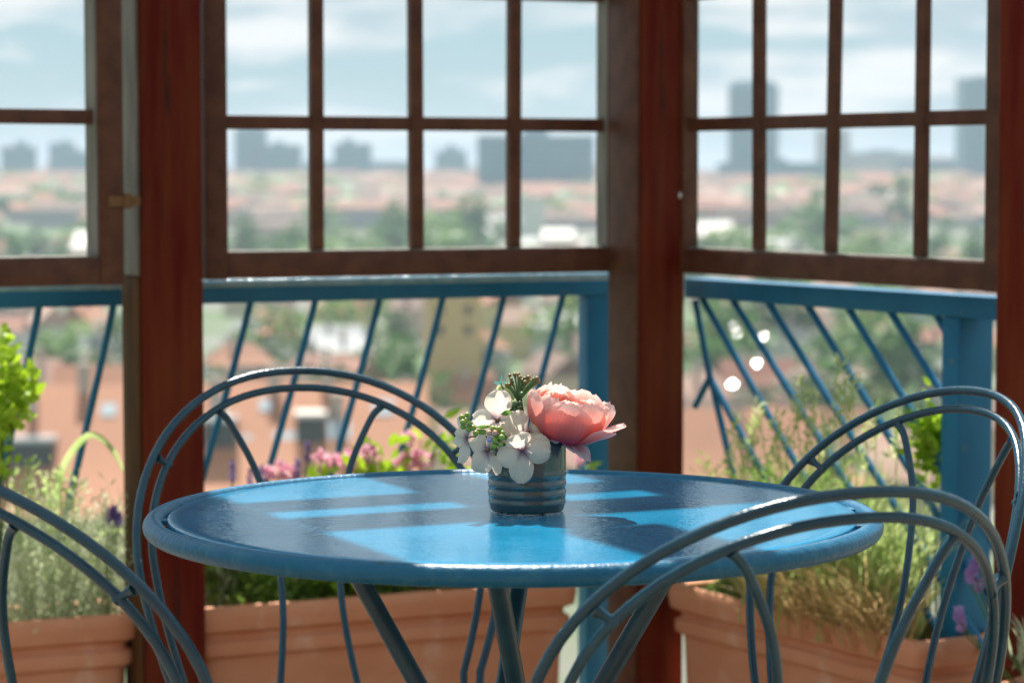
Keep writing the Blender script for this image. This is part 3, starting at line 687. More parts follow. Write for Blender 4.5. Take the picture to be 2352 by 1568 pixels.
bm = bmesh.new(); bushy(bm, (0, 0, 0), 0.16, 0.04, 0.075, 700, 0.024, 0.008, upb=0.5); stuff_part('foliage', bm, [M['leaf_dark']], t)
bm = bmesh.new(); stems(bm, (0, 0, 0), 0.12, 0.03, 0.06, 20); obj('stem', bm, M['stem'], t)
t = plant('lime_shrub', 'bright yellow green shrub between the grass and the blue rail post', plR, 0.56, 0.13)
bm = bmesh.new()
for _ in range(380):
    c = wloc(t, random.gauss(2135, 20), random.gauss(1015, 42), 3.98 + random.gauss(0, 0.02)); leaf(bm, c, (random.gauss(0, 1), random.gauss(0, 1), 0.5), 0.022, 0.012)
stuff_part('foliage', bm, [M['leaf_lime']], t)
bm = bmesh.new(); stems(bm, (0, 0, 0), 0.04, 0.03, 0.3, 12); obj('stem', bm, M['stem'], t)
lavender('lilac lavender in front of the blue rail post at the right', plX, 0.05, 0.07, [(2236, 1306), (2246, 1290), (2228, 1325), (2250, 1345), (2202, 1412), (2208, 1435)], 'lilac', 3.62, 0.0075, 0.018)

# ------------------------------------------------------------------ table
TC = Vector((0.001, 2.435, 0)); TR = 0.35; TZ = 0.74
t = empty('table', TC, 0, 'round bright blue metal table with the vase on it', 'table')
bm = bmesh.new(); prof = [(0.0, TZ)] + [(0.3255 * k / 24, TZ) for k in range(1, 25)] + [(0.3268, TZ - 0.0007), (0.3272, TZ - 0.002), (0.3272, TZ - 0.012), (0.325, TZ - 0.0135), (0.0, TZ - 0.0135)]
lathe(bm, prof, 160); bmesh.ops.recalc_face_normals(bm, faces=bm.faces); obj('tabletop', bm, M['enamel'], t)
bm = bmesh.new(); tube(bm, [((TR - 0.0095) * math.cos(2 * PI * k / 160), (TR - 0.0095) * math.sin(2 * PI * k / 160), TZ - 0.0075) for k in range(160)], 0.0098, 16, closed=True)
obj('rim', bm, M['rim'], t)
# tabs that bridge the slot between sheet and rim
for k in range(18):
    a = 2 * PI * (k + 0.35) / 18; bm = bmesh.new()
    box(bm, 0.322, 0.3345, -0.0085, 0.0085, TZ - 0.006, TZ - 0.0012, Matrix.Rotation(a, 4, 'Z'), bev=0.001); obj('rim_tab', bm, M['rim'], t)
bm = bmesh.new(); tube(bm, [(0.185 * math.cos(2 * PI * k / 64), 0.185 * math.sin(2 * PI * k / 64), TZ - 0.021) for k in range(64)], 0.0075, 10, closed=True); obj('under_ring', bm, M['tleg'], t)
for k, a in enumerate((180, 264, 2, 84)):
    a = R(a); top = Vector((0.172 * math.cos(a), 0.172 * math.sin(a), TZ - 0.018)); b = a + R(105)
    mid = Vector((0.034 * math.cos(b), 0.034 * math.sin(b), 0.40)); foot = Vector((0.24 * math.cos(b + R(95)), 0.24 * math.sin(b + R(95)), 0.0095))
    bm = bmesh.new(); tube(bm, spline([top, top.lerp(mid, 0.5), mid, mid.lerp(foot, 0.55) + Vector((0, 0, -0.03)), foot], 24), 0.0094, 12); obj('leg', bm, M['tleg'], t)
bm = bmesh.new(); tube(bm, [(0.046 * math.cos(2 * PI * k / 32), 0.046 * math.sin(2 * PI * k / 32), 0.40) for k in range(32)], 0.006, 8, closed=True); obj('leg_ring', bm, M['tleg'], t)

# ------------------------------------------------------------------ chairs
HA, HB_, HZ, REC, GAP, HP, TAP, KC = 0.227, 0.198, 0.815, 0.299, 0.021, 0.932, 0.171, 0.347
TR_ = 0.0050
def hoop_pt(u, z): return Vector((-u, -(REC * (z - 0.45) - KC * u * u / 0.2), z))      # local: y towards the seat, x lateral
def hoop_path(gap, zlow):
    a, b, zt = HA - gap, HB_ - gap, HZ - gap; pts = []
    def side(z): k = 1 - (zt - b - z) / (zt - b - 0.45); return a * (1 - TAP * min(1, max(0, 1 - k)) ** 1.5)
    zs = [zlow + (zt - b - zlow) * k / 14 for k in range(14)]
    pts += [hoop_pt(side(z), z) for z in zs]
    for k in range(41):
        th = PI * k / 40; c, s = math.cos(th), math.sin(th)
        pts.append(hoop_pt(a * math.copysign(abs(c) ** HP, c), zt - b + b * max(0, s) ** HP))
    pts += [hoop_pt(-side(z), z) for z in zs[::-1]]
    return pts
def make_chair():
    t = empty('chair')
    bm = bmesh.new(); pts = hoop_path(0, 0.41)
    l0, l1 = pts[0], pts[-1]
    foot0, foot1 = Vector((l0.x * 1.02, l0.y - 0.05, 0.005)), Vector((l1.x * 1.02, l1.y - 0.05, 0.005))
    pts = [foot0, foot0.lerp(l0, 0.5) + Vector((0, 0.012, 0))] + pts + [foot1.lerp(l1, 0.5) + Vector((0, 0.012, 0)), foot1]
    tube(bm, pts, TR_, 12); obj('back_hoop', bm, M['chair'], t)
    bm = bmesh.new(); tube(bm, hoop_path(GAP, 0.408), TR_ * 0.94, 12); obj('inner_hoop', bm, M['chair'], t)
    for s in (-1, 1):                                       # short links between the hoops
        th = R(32) if s < 0 else R(148)
        def P(g): a, b, zt = HA - g, HB_ - g, HZ - g; return hoop_pt(a * math.cos(th), zt - b + b * math.sin(th))
        p0, p1 = P(0.001), P(GAP - 0.001); bm = bmesh.new()
        ps = [p0.lerp(p1, f) for f in (0, 0.2, 0.4, 0.6, 0.8, 1)]; tube(bm, ps, [0.0062, 0.0048, 0.0038, 0.0038, 0.0048, 0.0062], 12); obj('hoop_link', bm, M['chair'], t)
    for s in (-1, 1):                                       # bowed spokes
        c = [(0.103, 0.770), (0.088, 0.752), (0.058, 0.690), (0.041, 0.61), (0.037, 0.55), (0.041, 0.49), (0.053, 0.41)]
        bm = bmesh.new(); pts = spline([hoop_pt(s * u, z) for u, z in c], 26); tube(bm, pts, [0.0058] + [0.0044] * 26, 10); obj('spoke', bm, M['chair'], t)
    # seat: ring and slats
    cy = 0.185
    bm = bmesh.new(); tube(bm, [(0.195 * math.cos(2 * PI * k / 56), cy + 0.19 * math.sin(2 * PI * k / 56), 0.41) for k in range(56)], 0.007, 10, closed=True); obj('seat_ring', bm, M['chair'], t)
    for k in range(9):
        x = -0.16 + 0.04 * k; hy = 0.19 * math.sqrt(max(0, 1 - (x / 0.195) ** 2)); bm = bmesh.new()
        box(bm, x - 0.013, x + 0.013, cy - hy, cy + hy, 0.4105, 0.4145, bev=0.0012); obj('seat_slat', bm, M['chair'], t)
    for s in (-1, 1):
        bm = bmesh.new(); tube(bm, spline([(s * 0.135, cy + 0.12, 0.406), (s * 0.15, cy + 0.145, 0.25), (s * 0.17, cy + 0.19, 0.005)], 14), 0.006, 10); obj('front_leg', bm, M['chair'], t)
    return t
CHAIRS = [(-0.238, 3.107, 1.891, 'teal iron chair behind the table left, arched back before the red post'),
          (-0.422, 2.257, 3.843, 'teal iron chair cut by the lower left corner, nearest the silvery bush'),
          (0.432, 2.860, 0.497, 'teal iron chair behind the table right, before the blue rail post'),
          (0.232, 2.090, -1.142, 'teal iron chair nearest the viewer, its hoop crossing the table edge at right')]
proto = make_chair()
for i, (x, y, yaw, lab) in enumerate(CHAIRS):
    c = proto if i == 0 else copy_tree(proto)
    c.location = (x, y, 0); c.rotation_euler = (0, 0, yaw + PI / 2)
    tag(c, lab, 'chair', 'teal iron chairs round the table')

# ------------------------------------------------------------------ vase
VX, VY = 0.0145, 2.444
t = empty('vase', (VX, VY, TZ), 0, 'ribbed grey teal glazed vase in the middle of the blue table', 'vase')
H0 = 0.0013; VR = 0.0372; VH = 0.0665
prof = [(0.0, H0), (VR - 0.004, H0), (VR - 0.0028, H0 + 0.0004), (VR - 0.0018, H0 + 0.002), (VR - 0.0009, H0 + 0.006)]
def ribr(z):
    r = VR
    for zc_, dpt in ((0.0125, 0.0004), (0.0215, 0.0005), (0.0305, 0.00045)):
        r -= dpt * math.exp(-((z - zc_) / 0.0016) ** 2)
    for zc_ in (0.017, 0.026, 0.036): r += 0.00028 * math.exp(-((z - zc_) / 0.003) ** 2)
    return r
for k in range(60): z = H0 + 0.008 + (VH - 0.011) * k / 59; prof.append((ribr(z - H0), z))
prof += [(VR - 0.0002, VH + 0.0005), (VR - 0.0012, VH + 0.0015), (VR - 0.0026, VH + 0.0008), (VR - 0.003, VH - 0.002), (VR - 0.0034, 0.02), (VR - 0.006, 0.008), (0, 0.007)]
bm = bmesh.new(); lathe(bm, prof, 96); bmesh.ops.recalc_face_normals(bm, faces=bm.faces); obj('body', bm, M['glaze'], t)
bm = bmesh.new(); lathe(bm, [(0, 0.0002), (0.0028, 0.0002), (0.0033, 0.0008), (0.0028, 0.0014), (0, 0.0014)], 14); pad = mesh_of(bm, 'foot_pad', M['rubber'])
for a in (-102, -54, 60, 150): link('foot_pad', pad, t, (0.0305 * math.cos(R(a)), 0.0305 * math.sin(R(a)), 0))
bm = bmesh.new(); lathe(bm, [(0, 0.052), (VR - 0.0042, 0.052), (VR - 0.0042, 0.046), (0, 0.046)], 40)
o = obj('filler', bm, M['leaf_dark'], t)

# ------------------------------------------------------------------ bouquet
PXM = 2.40 / 7526 / 3.0157                                 # metres per pixel of the bouquet detail
def fp(cx, cy, Y): return at((1200 + cx / 3.0157) * 0.784, (1040 + cy / 3.0157) * 0.784, Y)
def add_attr(me, tint, uvs):
    a = me.color_attributes.new('tint', 'FLOAT_COLOR', 'POINT'); b = me.attributes.new('petal', 'FLOAT_VECTOR', 'POINT')
    for i in range(len(me.vertices)): a.data[i].color = (*tint[i], 1); b.data[i].vector = (*uvs[i], 0)
def petal_mesh(name, fn, material, nu=15, nv=13):
    """fn(s, v) -> (point, tint); s from base to tip, v across from -1 to 1"""
    vs, tint, uvs, fs = [], [], [], []
    for i in range(nu):
        for j in range(nv):
            s, v = i / (nu - 1), -1 + 2 * j / (nv - 1); p, c = fn(s, v); vs.append(p); tint.append(c); uvs.append((v, s))
    for i in range(nu - 1):
        for j in range(nv - 1): a = i * nv + j; fs.append((a, a + 1, a + nv + 1, a + nv))
    me = bpy.data.meshes.new(name); me.from_pydata([tuple(v) for v in vs], [], fs); me.materials.append(material)
    add_attr(me, tint, uvs)
    for p in me.polygons: p.use_smooth = True
    return me
def lerp3(a, b, f): f = max(0.0, min(1.0, f)); return tuple(x + (y - x) * f for x, y in zip(a, b))
def smooth(a, b, x): f = max(0, min(1, (x - a) / (b - a))); return f * f * (3 - 2 * f)
WH, WB, WV = (0.95, 0.85, 0.72), (0.92, 0.79, 0.68), (0.30, 0.17, 0.25)
def white_petal(ln, wd, cup, curl, seed):
    def fn(s, v):
        # round petal on a narrow claw
        edge = 0.03 * noise.noise(Vector((v * 3.1 + seed, s * 3.0, seed))) + 0.018 * noise.noise(Vector((v * 9 + seed, 2.2, seed)))
        s = 1 - (1 - s) ** 1.7; wv = wd * 0.5 * (0.14 + 0.86 * smooth(0.0, 0.5, s))
        sx = s * (1 + edge * smooth(0.5, 1, s)) - 0.02 * math.exp(-(v / 0.12) ** 2) * smooth(0.9, 1, s)
        cap = max(0.12, 1 - max(0, (s - 0.52) / 0.485) ** 2.3) ** 0.5
        x = v * wv * cap
        y = cup * wd * (v * v - 0.3) * smooth(0, 0.5, s) + curl * ln * s * s + 0.035 * ln * noise.noise(Vector((v * 1.8 + seed * 3, s * 2.2, seed)))
        c = lerp3(WV, lerp3(WB, WH, smooth(0.2, 0.6, s)), smooth(0.02, 0.34, s - 0.06 * abs(v)))
        c = lerp3(c, (0.82, 0.70, 0.62), 0.4 * smooth(0.75, 1, s))
        return Vector((x, y, sx * ln)), c
    return petal_mesh('petal', fn, M['petal'])
def base_pt(): return Vector((VX + random.uniform(-0.012, 0.012), VY + random.uniform(-0.008, 0.008), TZ + 0.05))
def blossom(label, cx, cy, Y, petals, tilt=(0, 0), eye=True):
    """petals: (angle in the flower's face, length, width, cup, curl, lean) with sizes in detail pixels"""
    c = fp(cx, cy, Y); b = base_pt()
    t = empty('white_blossom', b, 0, label, 'flower', 'white blossoms in the vase'); lc = c - b
    face = Matrix.Rotation(R(tilt[1]), 4, 'Z') @ Matrix.Rotation(R(tilt[0]), 4, 'X')
    for a, ln, wd, cup, curl, lean in petals:
        me = white_petal(ln * PXM, wd * PXM, cup, curl, random.uniform(0, 50))
        o = link('petal', me, t)
        o.matrix_local = Matrix.Translation(lc) @ face @ Matrix.Rotation(R(a - 90), 4, 'Y').inverted() @ Matrix.Rotation(R(lean), 4, 'X')
    fn = face.to_3x3() @ Vector((0, -1, 0))
    if eye:
        bm = bmesh.new()
        for k in range(9):
            a = k * 2.4; r = 0.0011 * math.sqrt(k / 2); q = lc + face.to_3x3() @ Vector((r * math.cos(a), -0.0012, r * math.sin(a))); blob(bm, q, 0.0007, 1, mi=1 if k % 3 == 0 else 0)
        blob(bm, lc, 0.0016, 1); obj('eye', bm, [M['eye'], M['eyelet']], t)
    bm = bmesh.new(); back = lc - fn * 0.012
    tube(bm, spline([(0, 0, 0), (lc.x * 0.35, lc.y * 0.35 + 0.006, lc.z * 0.6), back, lc - fn * 0.001], 10), 0.0008, 6); obj('stem', bm, M['stem'], t)
    return t
blossom('white blossom at the top of the bouquet with one large upright petal', 775, 578, 2.425,
        [(86, 275, 250, 0.25, -0.06, -8), (172, 228, 170, 0.3, 0.02, 10), (330, 130, 130, 0.2, 0.05, 6), (255, 90, 120, 0.2, 0.1, 20)], (8, 4))
blossom('white blossom touching the peony, its right petal folded', 1042, 676, 2.412,
        [(138, 225, 235, 0.25, 0.02, 4), (28, 185, 150, 0.55, -0.10, -18), (215, 170, 140, 0.2, 0.1, 12), (318, 170, 150, 0.25, 0.08, 8)], (-12, -6))
blossom('front white blossom facing the viewer, hanging over the vase rim', 995, 836, 2.395,
        [(110, 150, 240, 0.2, 0.10, 14), (352, 250, 215, 0.3, 0.04, 4), (206, 235, 200, 0.3, 0.03, 6), (268, 300, 225, 0.22, 0.02, -4)], (-4, 3))
blossom('white blossom low at the left with a big rounded side petal', 690, 838, 2.405,
        [(172, 240, 235, 0.3, 0.02, -10), (232, 230, 235, 0.3, 0.02, 10), (290, 235, 120, 0.45, -0.05, -10), (98, 190, 70, 0.6, -0.1, -20)], (0, -38))
blossom('outermost white blossom at the left, seen from the side', 510, 730, 2.425,
        [(118, 205, 150, 0.3, 0.05, 10), (196, 175, 150, 0.3, 0.02, 6), (246, 250, 140, 0.3, 0.02, 4), (160, 130, 130, 0.3, 0.02, 22)], (0, -46), False)
blossom('white blossom half hidden behind the front blossom and berries', 905, 760, 2.418,
        [(150, 165, 160, 0.3, 0.02, 6), (40, 140, 150, 0.3, 0.02, 6), (220, 150, 130, 0.3, 0.05, 10)], (-10, 0), False)
blossom('white blossom beneath the peony, only its edge showing', 1130, 800, 2.402,
        [(60, 110, 120, 0.3, 0.04, 8), (10, 115, 130, 0.3, 0.04, 8), (150, 110, 110, 0.3, 0.04, 8)], (-8, 0), False)

# peony
PB = fp(1352, 762, 2.432); b = Vector((VX + 0.014, VY, TZ + 0.05))
t = empty('peony', b, 0, 'large coral pink peony leaning right out of the vase', 'flower')
axis = Vector((0.20, -0.12, 1)).normalized(); xr = Vector((0, 1, 0)).cross(axis).normalized(); yr = axis.cross(xr)
def peony_petal(theta, half, Rr, smax, open_, seed, ln_j=1.0, flare=0.0, tone=0.0):
    """bowl-shaped petal: rises from the base round a ball of radius Rr; open_ leans it outwards"""
    def fn(s, v):
        ruf = noise.noise(Vector((v * 2.2 + seed, s * 2.0, seed))); ed = 0.07 * noise.noise(Vector((v * 4.5 + seed * 2, 1.0, seed))) + 0.012 * noise.noise(Vector((v * 13 + seed, 5.0, seed)))
        s = 1 - (1 - s) ** 1.5; ss = s * (1 + ed * smooth(0.6, 1, s)) * ln_j
        phi = ss * smax
        wv = half * (0.22 + 0.78 * smooth(0, 0.45, s)) * max(0.16, 1 - max(0, (s - 0.58) / 0.44) ** 2.6) ** 0.5
        th = theta + v * wv
        rad = Rr * (math.sin(min(phi, PI * 0.98)) + 0.10 * (1 - s)) * 1.0 + open_ * Rr * s * s + 0.05 * Rr * ruf * s
        rad += flare * Rr * smooth(0.72, 1, s) - 0.10 * Rr * (v * v) * smooth(0.3, 1, s)
        hz = Rr * 0.98 * (1 - math.cos(phi)) - flare * 0.25 * Rr * smooth(0.78, 1, s)
        p = (xr * math.cos(th) + yr * math.sin(th)) * rad * 1.08 + axis * hz
        c = lerp3((0.72, 0.08, 0.26), (0.84, 0.19, 0.16), smooth(0.0, 0.40, s - 0.2 * tone)); c = lerp3(c, (0.88, 0.40, 0.33), smooth(0.42, 0.86, s + 0.06 * ruf)); c = lerp3(c, (0.92, 0.66, 0.60), smooth(0.84, 1.0, s + 0.08 * abs(v)))
        return p + (PB - b), c
    return petal_mesh('petal', fn, M['peony'], 19, 17)
rng = random.Random(5)
for k in range(7): link('petal', peony_petal(k * 2 * PI / 7 + 0.2, 0.85, 0.0215, 2.35, -0.1, rng.uniform(0, 90), rng.uniform(0.86, 1.05)), t)
for k in range(7): link('petal', peony_petal(k * 2 * PI / 7 + 0.5, 0.85, 0.0285, 2.15, -0.04, rng.uniform(0, 90), rng.uniform(0.88, 1.06), 0.08), t)
for k in range(6): link('petal', peony_petal(k * 2 * PI / 6 + 0.1, 0.85, 0.0345, 1.92, -0.02, rng.uniform(0, 90), rng.uniform(0.9, 1.03), 0.06), t)
for a, hf, Rr, sm, op, fl, ln in ((-95, 0.80, 0.0375, 1.80, 0.0, 0.03, 1.0), (-22, 0.62, 0.0385, 1.42, 0.24, 0.16, 1.0), (200, 0.60, 0.0375, 1.80, 0.03, 0.04, 1.0), (40, 0.6, 0.039, 1.6, 0.12, 0.1, 1.0), (110, 0.66, 0.0385, 1.78, 0.02, 0.1, 1.0)):
    link('petal', peony_petal(R(a), hf, Rr, sm, op, rng.uniform(0, 90), ln, fl, 0.6), t)
# drooping guard petals under the bloom
def droop(theta, ln, wd, dz, seed):
    def fn(s, v):
        d = xr * math.cos(theta) + yr * math.sin(theta); sd = xr * -math.sin(theta) + yr * math.cos(theta)
        wv = wd * (0.25 + 0.75 * smooth(0, 0.45, s)) * math.sqrt(max(0.03, 1 - max(0, (s - 0.5) / 0.58) ** 2))
        p = d * ln * s * (1 - 0.15 * v * v) + sd * v * wv + Vector((0, 0, 1)) * (dz * s * s + 0.004 * noise.noise(Vector((v * 2.4 + seed, s * 3, seed))) + 0.003 * v * v)
        return p + (PB - b), lerp3((0.66, 0.16, 0.30), (0.84, 0.60, 0.60), smooth(0.1, 0.8, s))
    return petal_mesh('petal', fn, M['peony'], 15, 13)
link('petal', droop(R(-38), 0.033, 0.015, -0.009, 3.0), t); link('petal', droop(R(-12), 0.027, 0.013, -0.012, 8.0), t)
link('petal', droop(R(-135), 0.023, 0.013, 0.002, 5.0), t); link('petal', droop(R(-5), 0.052, 0.013, 0.018, 12.0), t)
bm = bmesh.new(); lc = PB - b; tube(bm, spline([(0, 0, 0), lc * 0.5, lc], 8), 0.0022, 8); obj('stem', bm, M['stem'], t)
bm = bmesh.new(); blob(bm, lc + axis * 0.003, 0.007, 2); obj('calyx', bm, M['stem'], t)

# berries
def sprig(name, label, cat, Y, items, r, group):
    b = base_pt(); t = empty(name, b, 0, label, cat, group)
    cs = [fp(x, y, Y + dy) - b for x, y, dy, _ in items]; cen = sum(cs, Vector()) / len(cs) + Vector((0.004, 0.012, -0.006))
    mes = {}
    for (x, y, dy, m), c in zip(items, cs):
        if m not in mes:
            bm = bmesh.new(); blob(bm, (0, 0, 0), r, 3, 1, 1, 0.96); mes[m] = mesh_of(bm, 'berry', M[m])
        o = link('berry', mes[m], t, c); o.rotation_euler = (random.random(), random.random(), random.random()); s = random.uniform(0.88, 1.12); o.scale = (s, s, s)
    bm = bmesh.new(); tube(bm, spline([(0, 0, 0), cen * 0.6 + Vector((0, 0.004, 0)), cen], 8), 0.0011, 6)
    for c in cs: tube(bm, [cen, c], 0.0005, 5)
    obj('stalk', bm, M['stem'], t)
G, P_, LI = 'berry', 'berry_pink', 'berry_lilac'
sprig('berry_sprig', 'sprig of green berries at the left of the bouquet', 'berries', 2.402,
      [(472, 592, 0, G), (510, 530, 0, G), (530, 602, -.002, G), (462, 552, .004, G), (472, 632, .002, G), (520, 652, .001, G), (560, 642, 0, G), (585, 690, .004, G), (500, 575, .005, G)], 0.0031, 'berry sprigs in the vase')
sprig('berry_sprig', 'sprig of green and pink berries amid the white blossoms', 'berries', 2.394,
      [(736, 648, .003, G), (790, 655, .003, G), (702, 686, 0, P_), (755, 686, -.002, P_), (818, 690, .001, G), (813, 728, -.003, G), (752, 752, -.002, G), (708, 745, 0, LI), (802, 785, 0, G), (746, 802, 0, G), (772, 720, .003, G)], 0.0030, 'berry sprigs in the vase')
sprig('berry_sprig', 'dark green buds between the upright petal and the peony', 'berries', 2.44,
      [(930, 437, 0, 'seed_stalk'), (975, 425, .002, 'seed_stalk'), (970, 466, -.002, 'seed_stalk'), (992, 345, 0, 'seed_stalk'), (900, 470, .004, 'seed_stalk'), (940, 480, .003, 'seed_stalk')], 0.0026, 'berry sprigs in the vase')
b = base_pt(); t = empty('seed_head_sprig', b, 0, 'dark brown seed heads on stalks at the top of the bouquet', 'seed heads')
root = fp(960, 420, 2.445) - b
for i, (x, y) in enumerate(((885, 180), (930, 172), (898, 212), (975, 196), (1015, 205), (1050, 220), (1095, 212), (1108, 240), (1140, 232), (960, 172), (905, 240), (1050, 196), (1080, 230), (855, 262), (880, 262), (995, 225), (1125, 205), (1020, 240))):
    c = fp(x, y, 2.44 + random.uniform(-0.010, 0.012)) - b
    bm = bmesh.new(); tube(bm, spline([root, root.lerp(c, 0.55) + Vector((0, 0, 0.002)), c - Vector((0, 0, 0.001))], 6), [0.0006, 0.0006, 0.0007, 0.0008, 0.0009, 0.0011, 0.0014], 6); obj('stalk', bm, M['seed_stalk'], t)
    bm = bmesh.new(); blob(bm, c, 0.0021 * random.uniform(0.85, 1.15), 2, 1, 1, 0.95); obj('seed_head', bm, M['seed'], t)
bm = bmesh.new(); tube(bm, spline([(0, 0, 0), root * 0.6, root], 8), 0.0014, 6); obj('stem', bm, M['seed_stalk'], t)
# pale leaf behind the upright petal, tiny leaves above it
b = base_pt(); t = empty('pale_leaf', b, 0, 'pale green ragged leaf behind the upright white petal', 'leaf')
def leaf_fn(seed, ln, wd, c0, c1):
    def fn(s, v):
        ed = 0.10 * (abs((s * 9 + v) % 1 - 0.5) - 0.25)
        wv = wd * 0.5 * (0.3 + 0.7 * smooth(0, 0.4, s)) * math.sqrt(max(0.04, 1 - max(0, (s - 0.55) / 0.5) ** 2)) * (1 + ed)
        return Vector((v * wv, 0.15 * wd * v * v + 0.05 * ln * math.sin(s * 4), s * ln)), lerp3(c0, c1, s)
    return petal_mesh('blade', fn, M['petal'], 15, 9)
lc = fp(985, 390, 2.448) - b
o = link('blade', leaf_fn(1, 0.026, 0.017, (0.34, 0.42, 0.22), (0.58, 0.60, 0.36)), t); o.matrix_local = Matrix.Translation(lc) @ Matrix.Rotation(R(-58), 4, 'Y')
o = link('blade', leaf_fn(2, 0.020, 0.012, (0.34, 0.42, 0.22), (0.60, 0.62, 0.40)), t); o.matrix_local = Matrix.Translation(lc + Vector((-0.006, 0.002, 0.002))) @ Matrix.Rotation(R(-48), 4, 'Y')
bm = bmesh.new(); tube(bm, spline([(0, 0, 0), lc * 0.6, lc], 8), 0.0009, 6); obj('stem', bm, M['stem'], t)
b = base_pt(); t = empty('leaf_sprig', b, 0, 'tiny blue green leaves left of the dark seed heads', 'leaf')
lc = fp(808, 255, 2.446) - b
for dx, dz, ln in ((-0.9, 0.25, 0.0075), (0.9, 0.2, 0.008), (0.05, 1, 0.0095), (-0.3, 0.8, 0.004)):
    bm = bmesh.new(); leaf(bm, lc, (dx, 0.1, dz), ln, 0.0038 if abs(dx) > 0.5 else 0.0014, Vector((0, 1, 0)), 0.1, seg=4); obj('leaf', bm, M['tinyleaf'], t)
bm = bmesh.new(); tube(bm, spline([(0, 0, 0), lc * 0.6, lc], 8), 0.0006, 6); obj('stem', bm, M['stem'], t)
# green leaf under the berries
b = base_pt(); t = empty('green_leaf', b, 0, 'dark green leaf between the two berry sprigs', 'leaf')
for x0, y0, x1, y1, wd in ((720, 632, 575, 630, 0.004), (700, 690, 570, 660, 0.006), (880, 740, 760, 700, 0.006), (900, 500, 800, 520, 0.006)):
    p0, p1 = fp(x0, y0, 2.415) - b, fp(x1, y1, 2.412) - b; bm = bmesh.new(); leaf(bm, p0, p1 - p0, (p1 - p0).length, wd, Vector((0, 1, 0.3)), 0.1, seg=4); obj('blade', bm, M['leaf_dark'], t)
    bm = bmesh.new(); tube(bm, spline([(0, 0, 0), p0 * 0.6, p0], 6), 0.0007, 5); obj('stalk', bm, M['stem'], t)

# ================================================================== THE CITY
crand = random.Random(3)
POSTS = ((285, 468), (1400, 1568), (2288, 2400))
def zone(px, py):
    """in words: the opening through which this sight line passes"""
    if py < 640:
        row = 'upper' if py < 280 else 'lower'
        if px < 285: return 'through the left window'
        if px < 1440:
            n = 'first second third fourth'.split()[0 if px < 726 else 1 if px < 954 else 2 if px < 1180 else 3]
            return f'through {n} {row} opening of middle window'
        n = 'first second third fourth'.split()[0 if px < 1746 else 1 if px < 1918 else 2 if px < 2121 else 3]
        return f'through {n} {row} opening of right window'
    if px < 285: return 'below the left handrail'
    if px < 1440:
        n = 'first second third fourth fifth sixth seventh'.split()[min(6, sum(px > a for a in (560, 700, 850, 1000, 1140, 1280)))]
        return f'in {n} gap of middle railing'
    n = 'left part middle part right part'.split(' '); n = ('left part', 'middle part', 'right part')[0 if px < 1750 else 1 if px < 1960 else 2]
    return f'in {n} of right railing'
_hc = {}
def hmesh(kind, key, mats):
    k = (kind, key)
    if k in _hc: return _hc[k]
    bm = bmesh.new()
    if kind == 'wall':                                     # unit box 1x1x1 on the ground
        box(bm, -.5, .5, -.5, .5, 0, 1)
    elif kind == 'gable':                                  # unit gable roof with overhang, ridge along x, eave at 0, ridge at 1
        vs = [bm.verts.new(p) for p in ((-.53, -.56, -.05), (.53, -.56, -.05), (.53, .56, -.05), (-.53, .56, -.05), (-.53, 0, 1), (.53, 0, 1))]
        for q in ((0, 1, 5, 4), (2, 3, 4, 5), (0, 4, 3), (1, 2, 5), (0, 3, 2, 1)): bm.faces.new([vs[i] for i in q])
    elif kind == 'hip':
        vs = [bm.verts.new(p) for p in ((-.53, -.56, -.05), (.53, -.56, -.05), (.53, .56, -.05), (-.53, .56, -.05), (-.22, 0, 1), (.22, 0, 1))]
        for q in ((0, 1, 5, 4), (2, 3, 4, 5), (0, 4, 3), (1, 2, 5), (0, 3, 2, 1)): bm.faces.new([vs[i] for i in q])
    elif kind == 'window': box(bm, -.5, .5, -.06, .06, -.75, .75)
    elif kind == 'chimney': box(bm, -.5, .5, -.5, .5, 0, 1); box(bm, -.6, .6, -.6, .6, 1, 1.15)
    _hc[k] = mesh_of(bm, kind, mats, False); return _hc[k]
def house(x, y, rz, lx, ly, h, rh, roof, wall, hip=False, label=None, windows=True, name='house', group='city houses below the terrace', cat='house', roof_tilt=None):
    g_ = gz(x, y) - 0.4; t = empty(name, (x, y, g_), rz, None, cat)
    if group: t['group'] = group
    o = link('wall', hmesh('wall', wall, WALLS[wall]), t); o.scale = (lx, ly, h)
    rf = link('roof', hmesh('hip' if hip else 'gable', roof, ROOFS[roof]), t, (0, 0, h)); rf.scale = (lx, ly, rh)
    c = link('chimney', hmesh('chimney', 0, M['chim']), t, (lx * crand.uniform(-.3, .3), -ly * 0.12, h + rh * 0.55)); c.scale = (0.9, 0.9, rh * 0.45 + 1.2)
    if windows:
        n = max(2, min(6, int(lx / 4))); fl = max(1, min(3, int(h / 4)))
        for f in range(fl):
            for i in range(n):
                o = link('window', hmesh('window', 0, M['winglass']), t, (-lx / 2 + lx * (i + 0.5) / n, -ly / 2 - 0.03, h - 1.8 - f * 3.2)); o.scale = (1.1, 1, 1.1)
    px, py = project((x, y, g_ + h + rh * 0.5))
    t['label'] = label or f'{"low" if h < 7 else "tall" if h > 10 else "plain"} {wall} house with {roof} roof, {zone(px, py)}'
    return t
def gx(px, Y): return (px - 1176) / FPX * Y
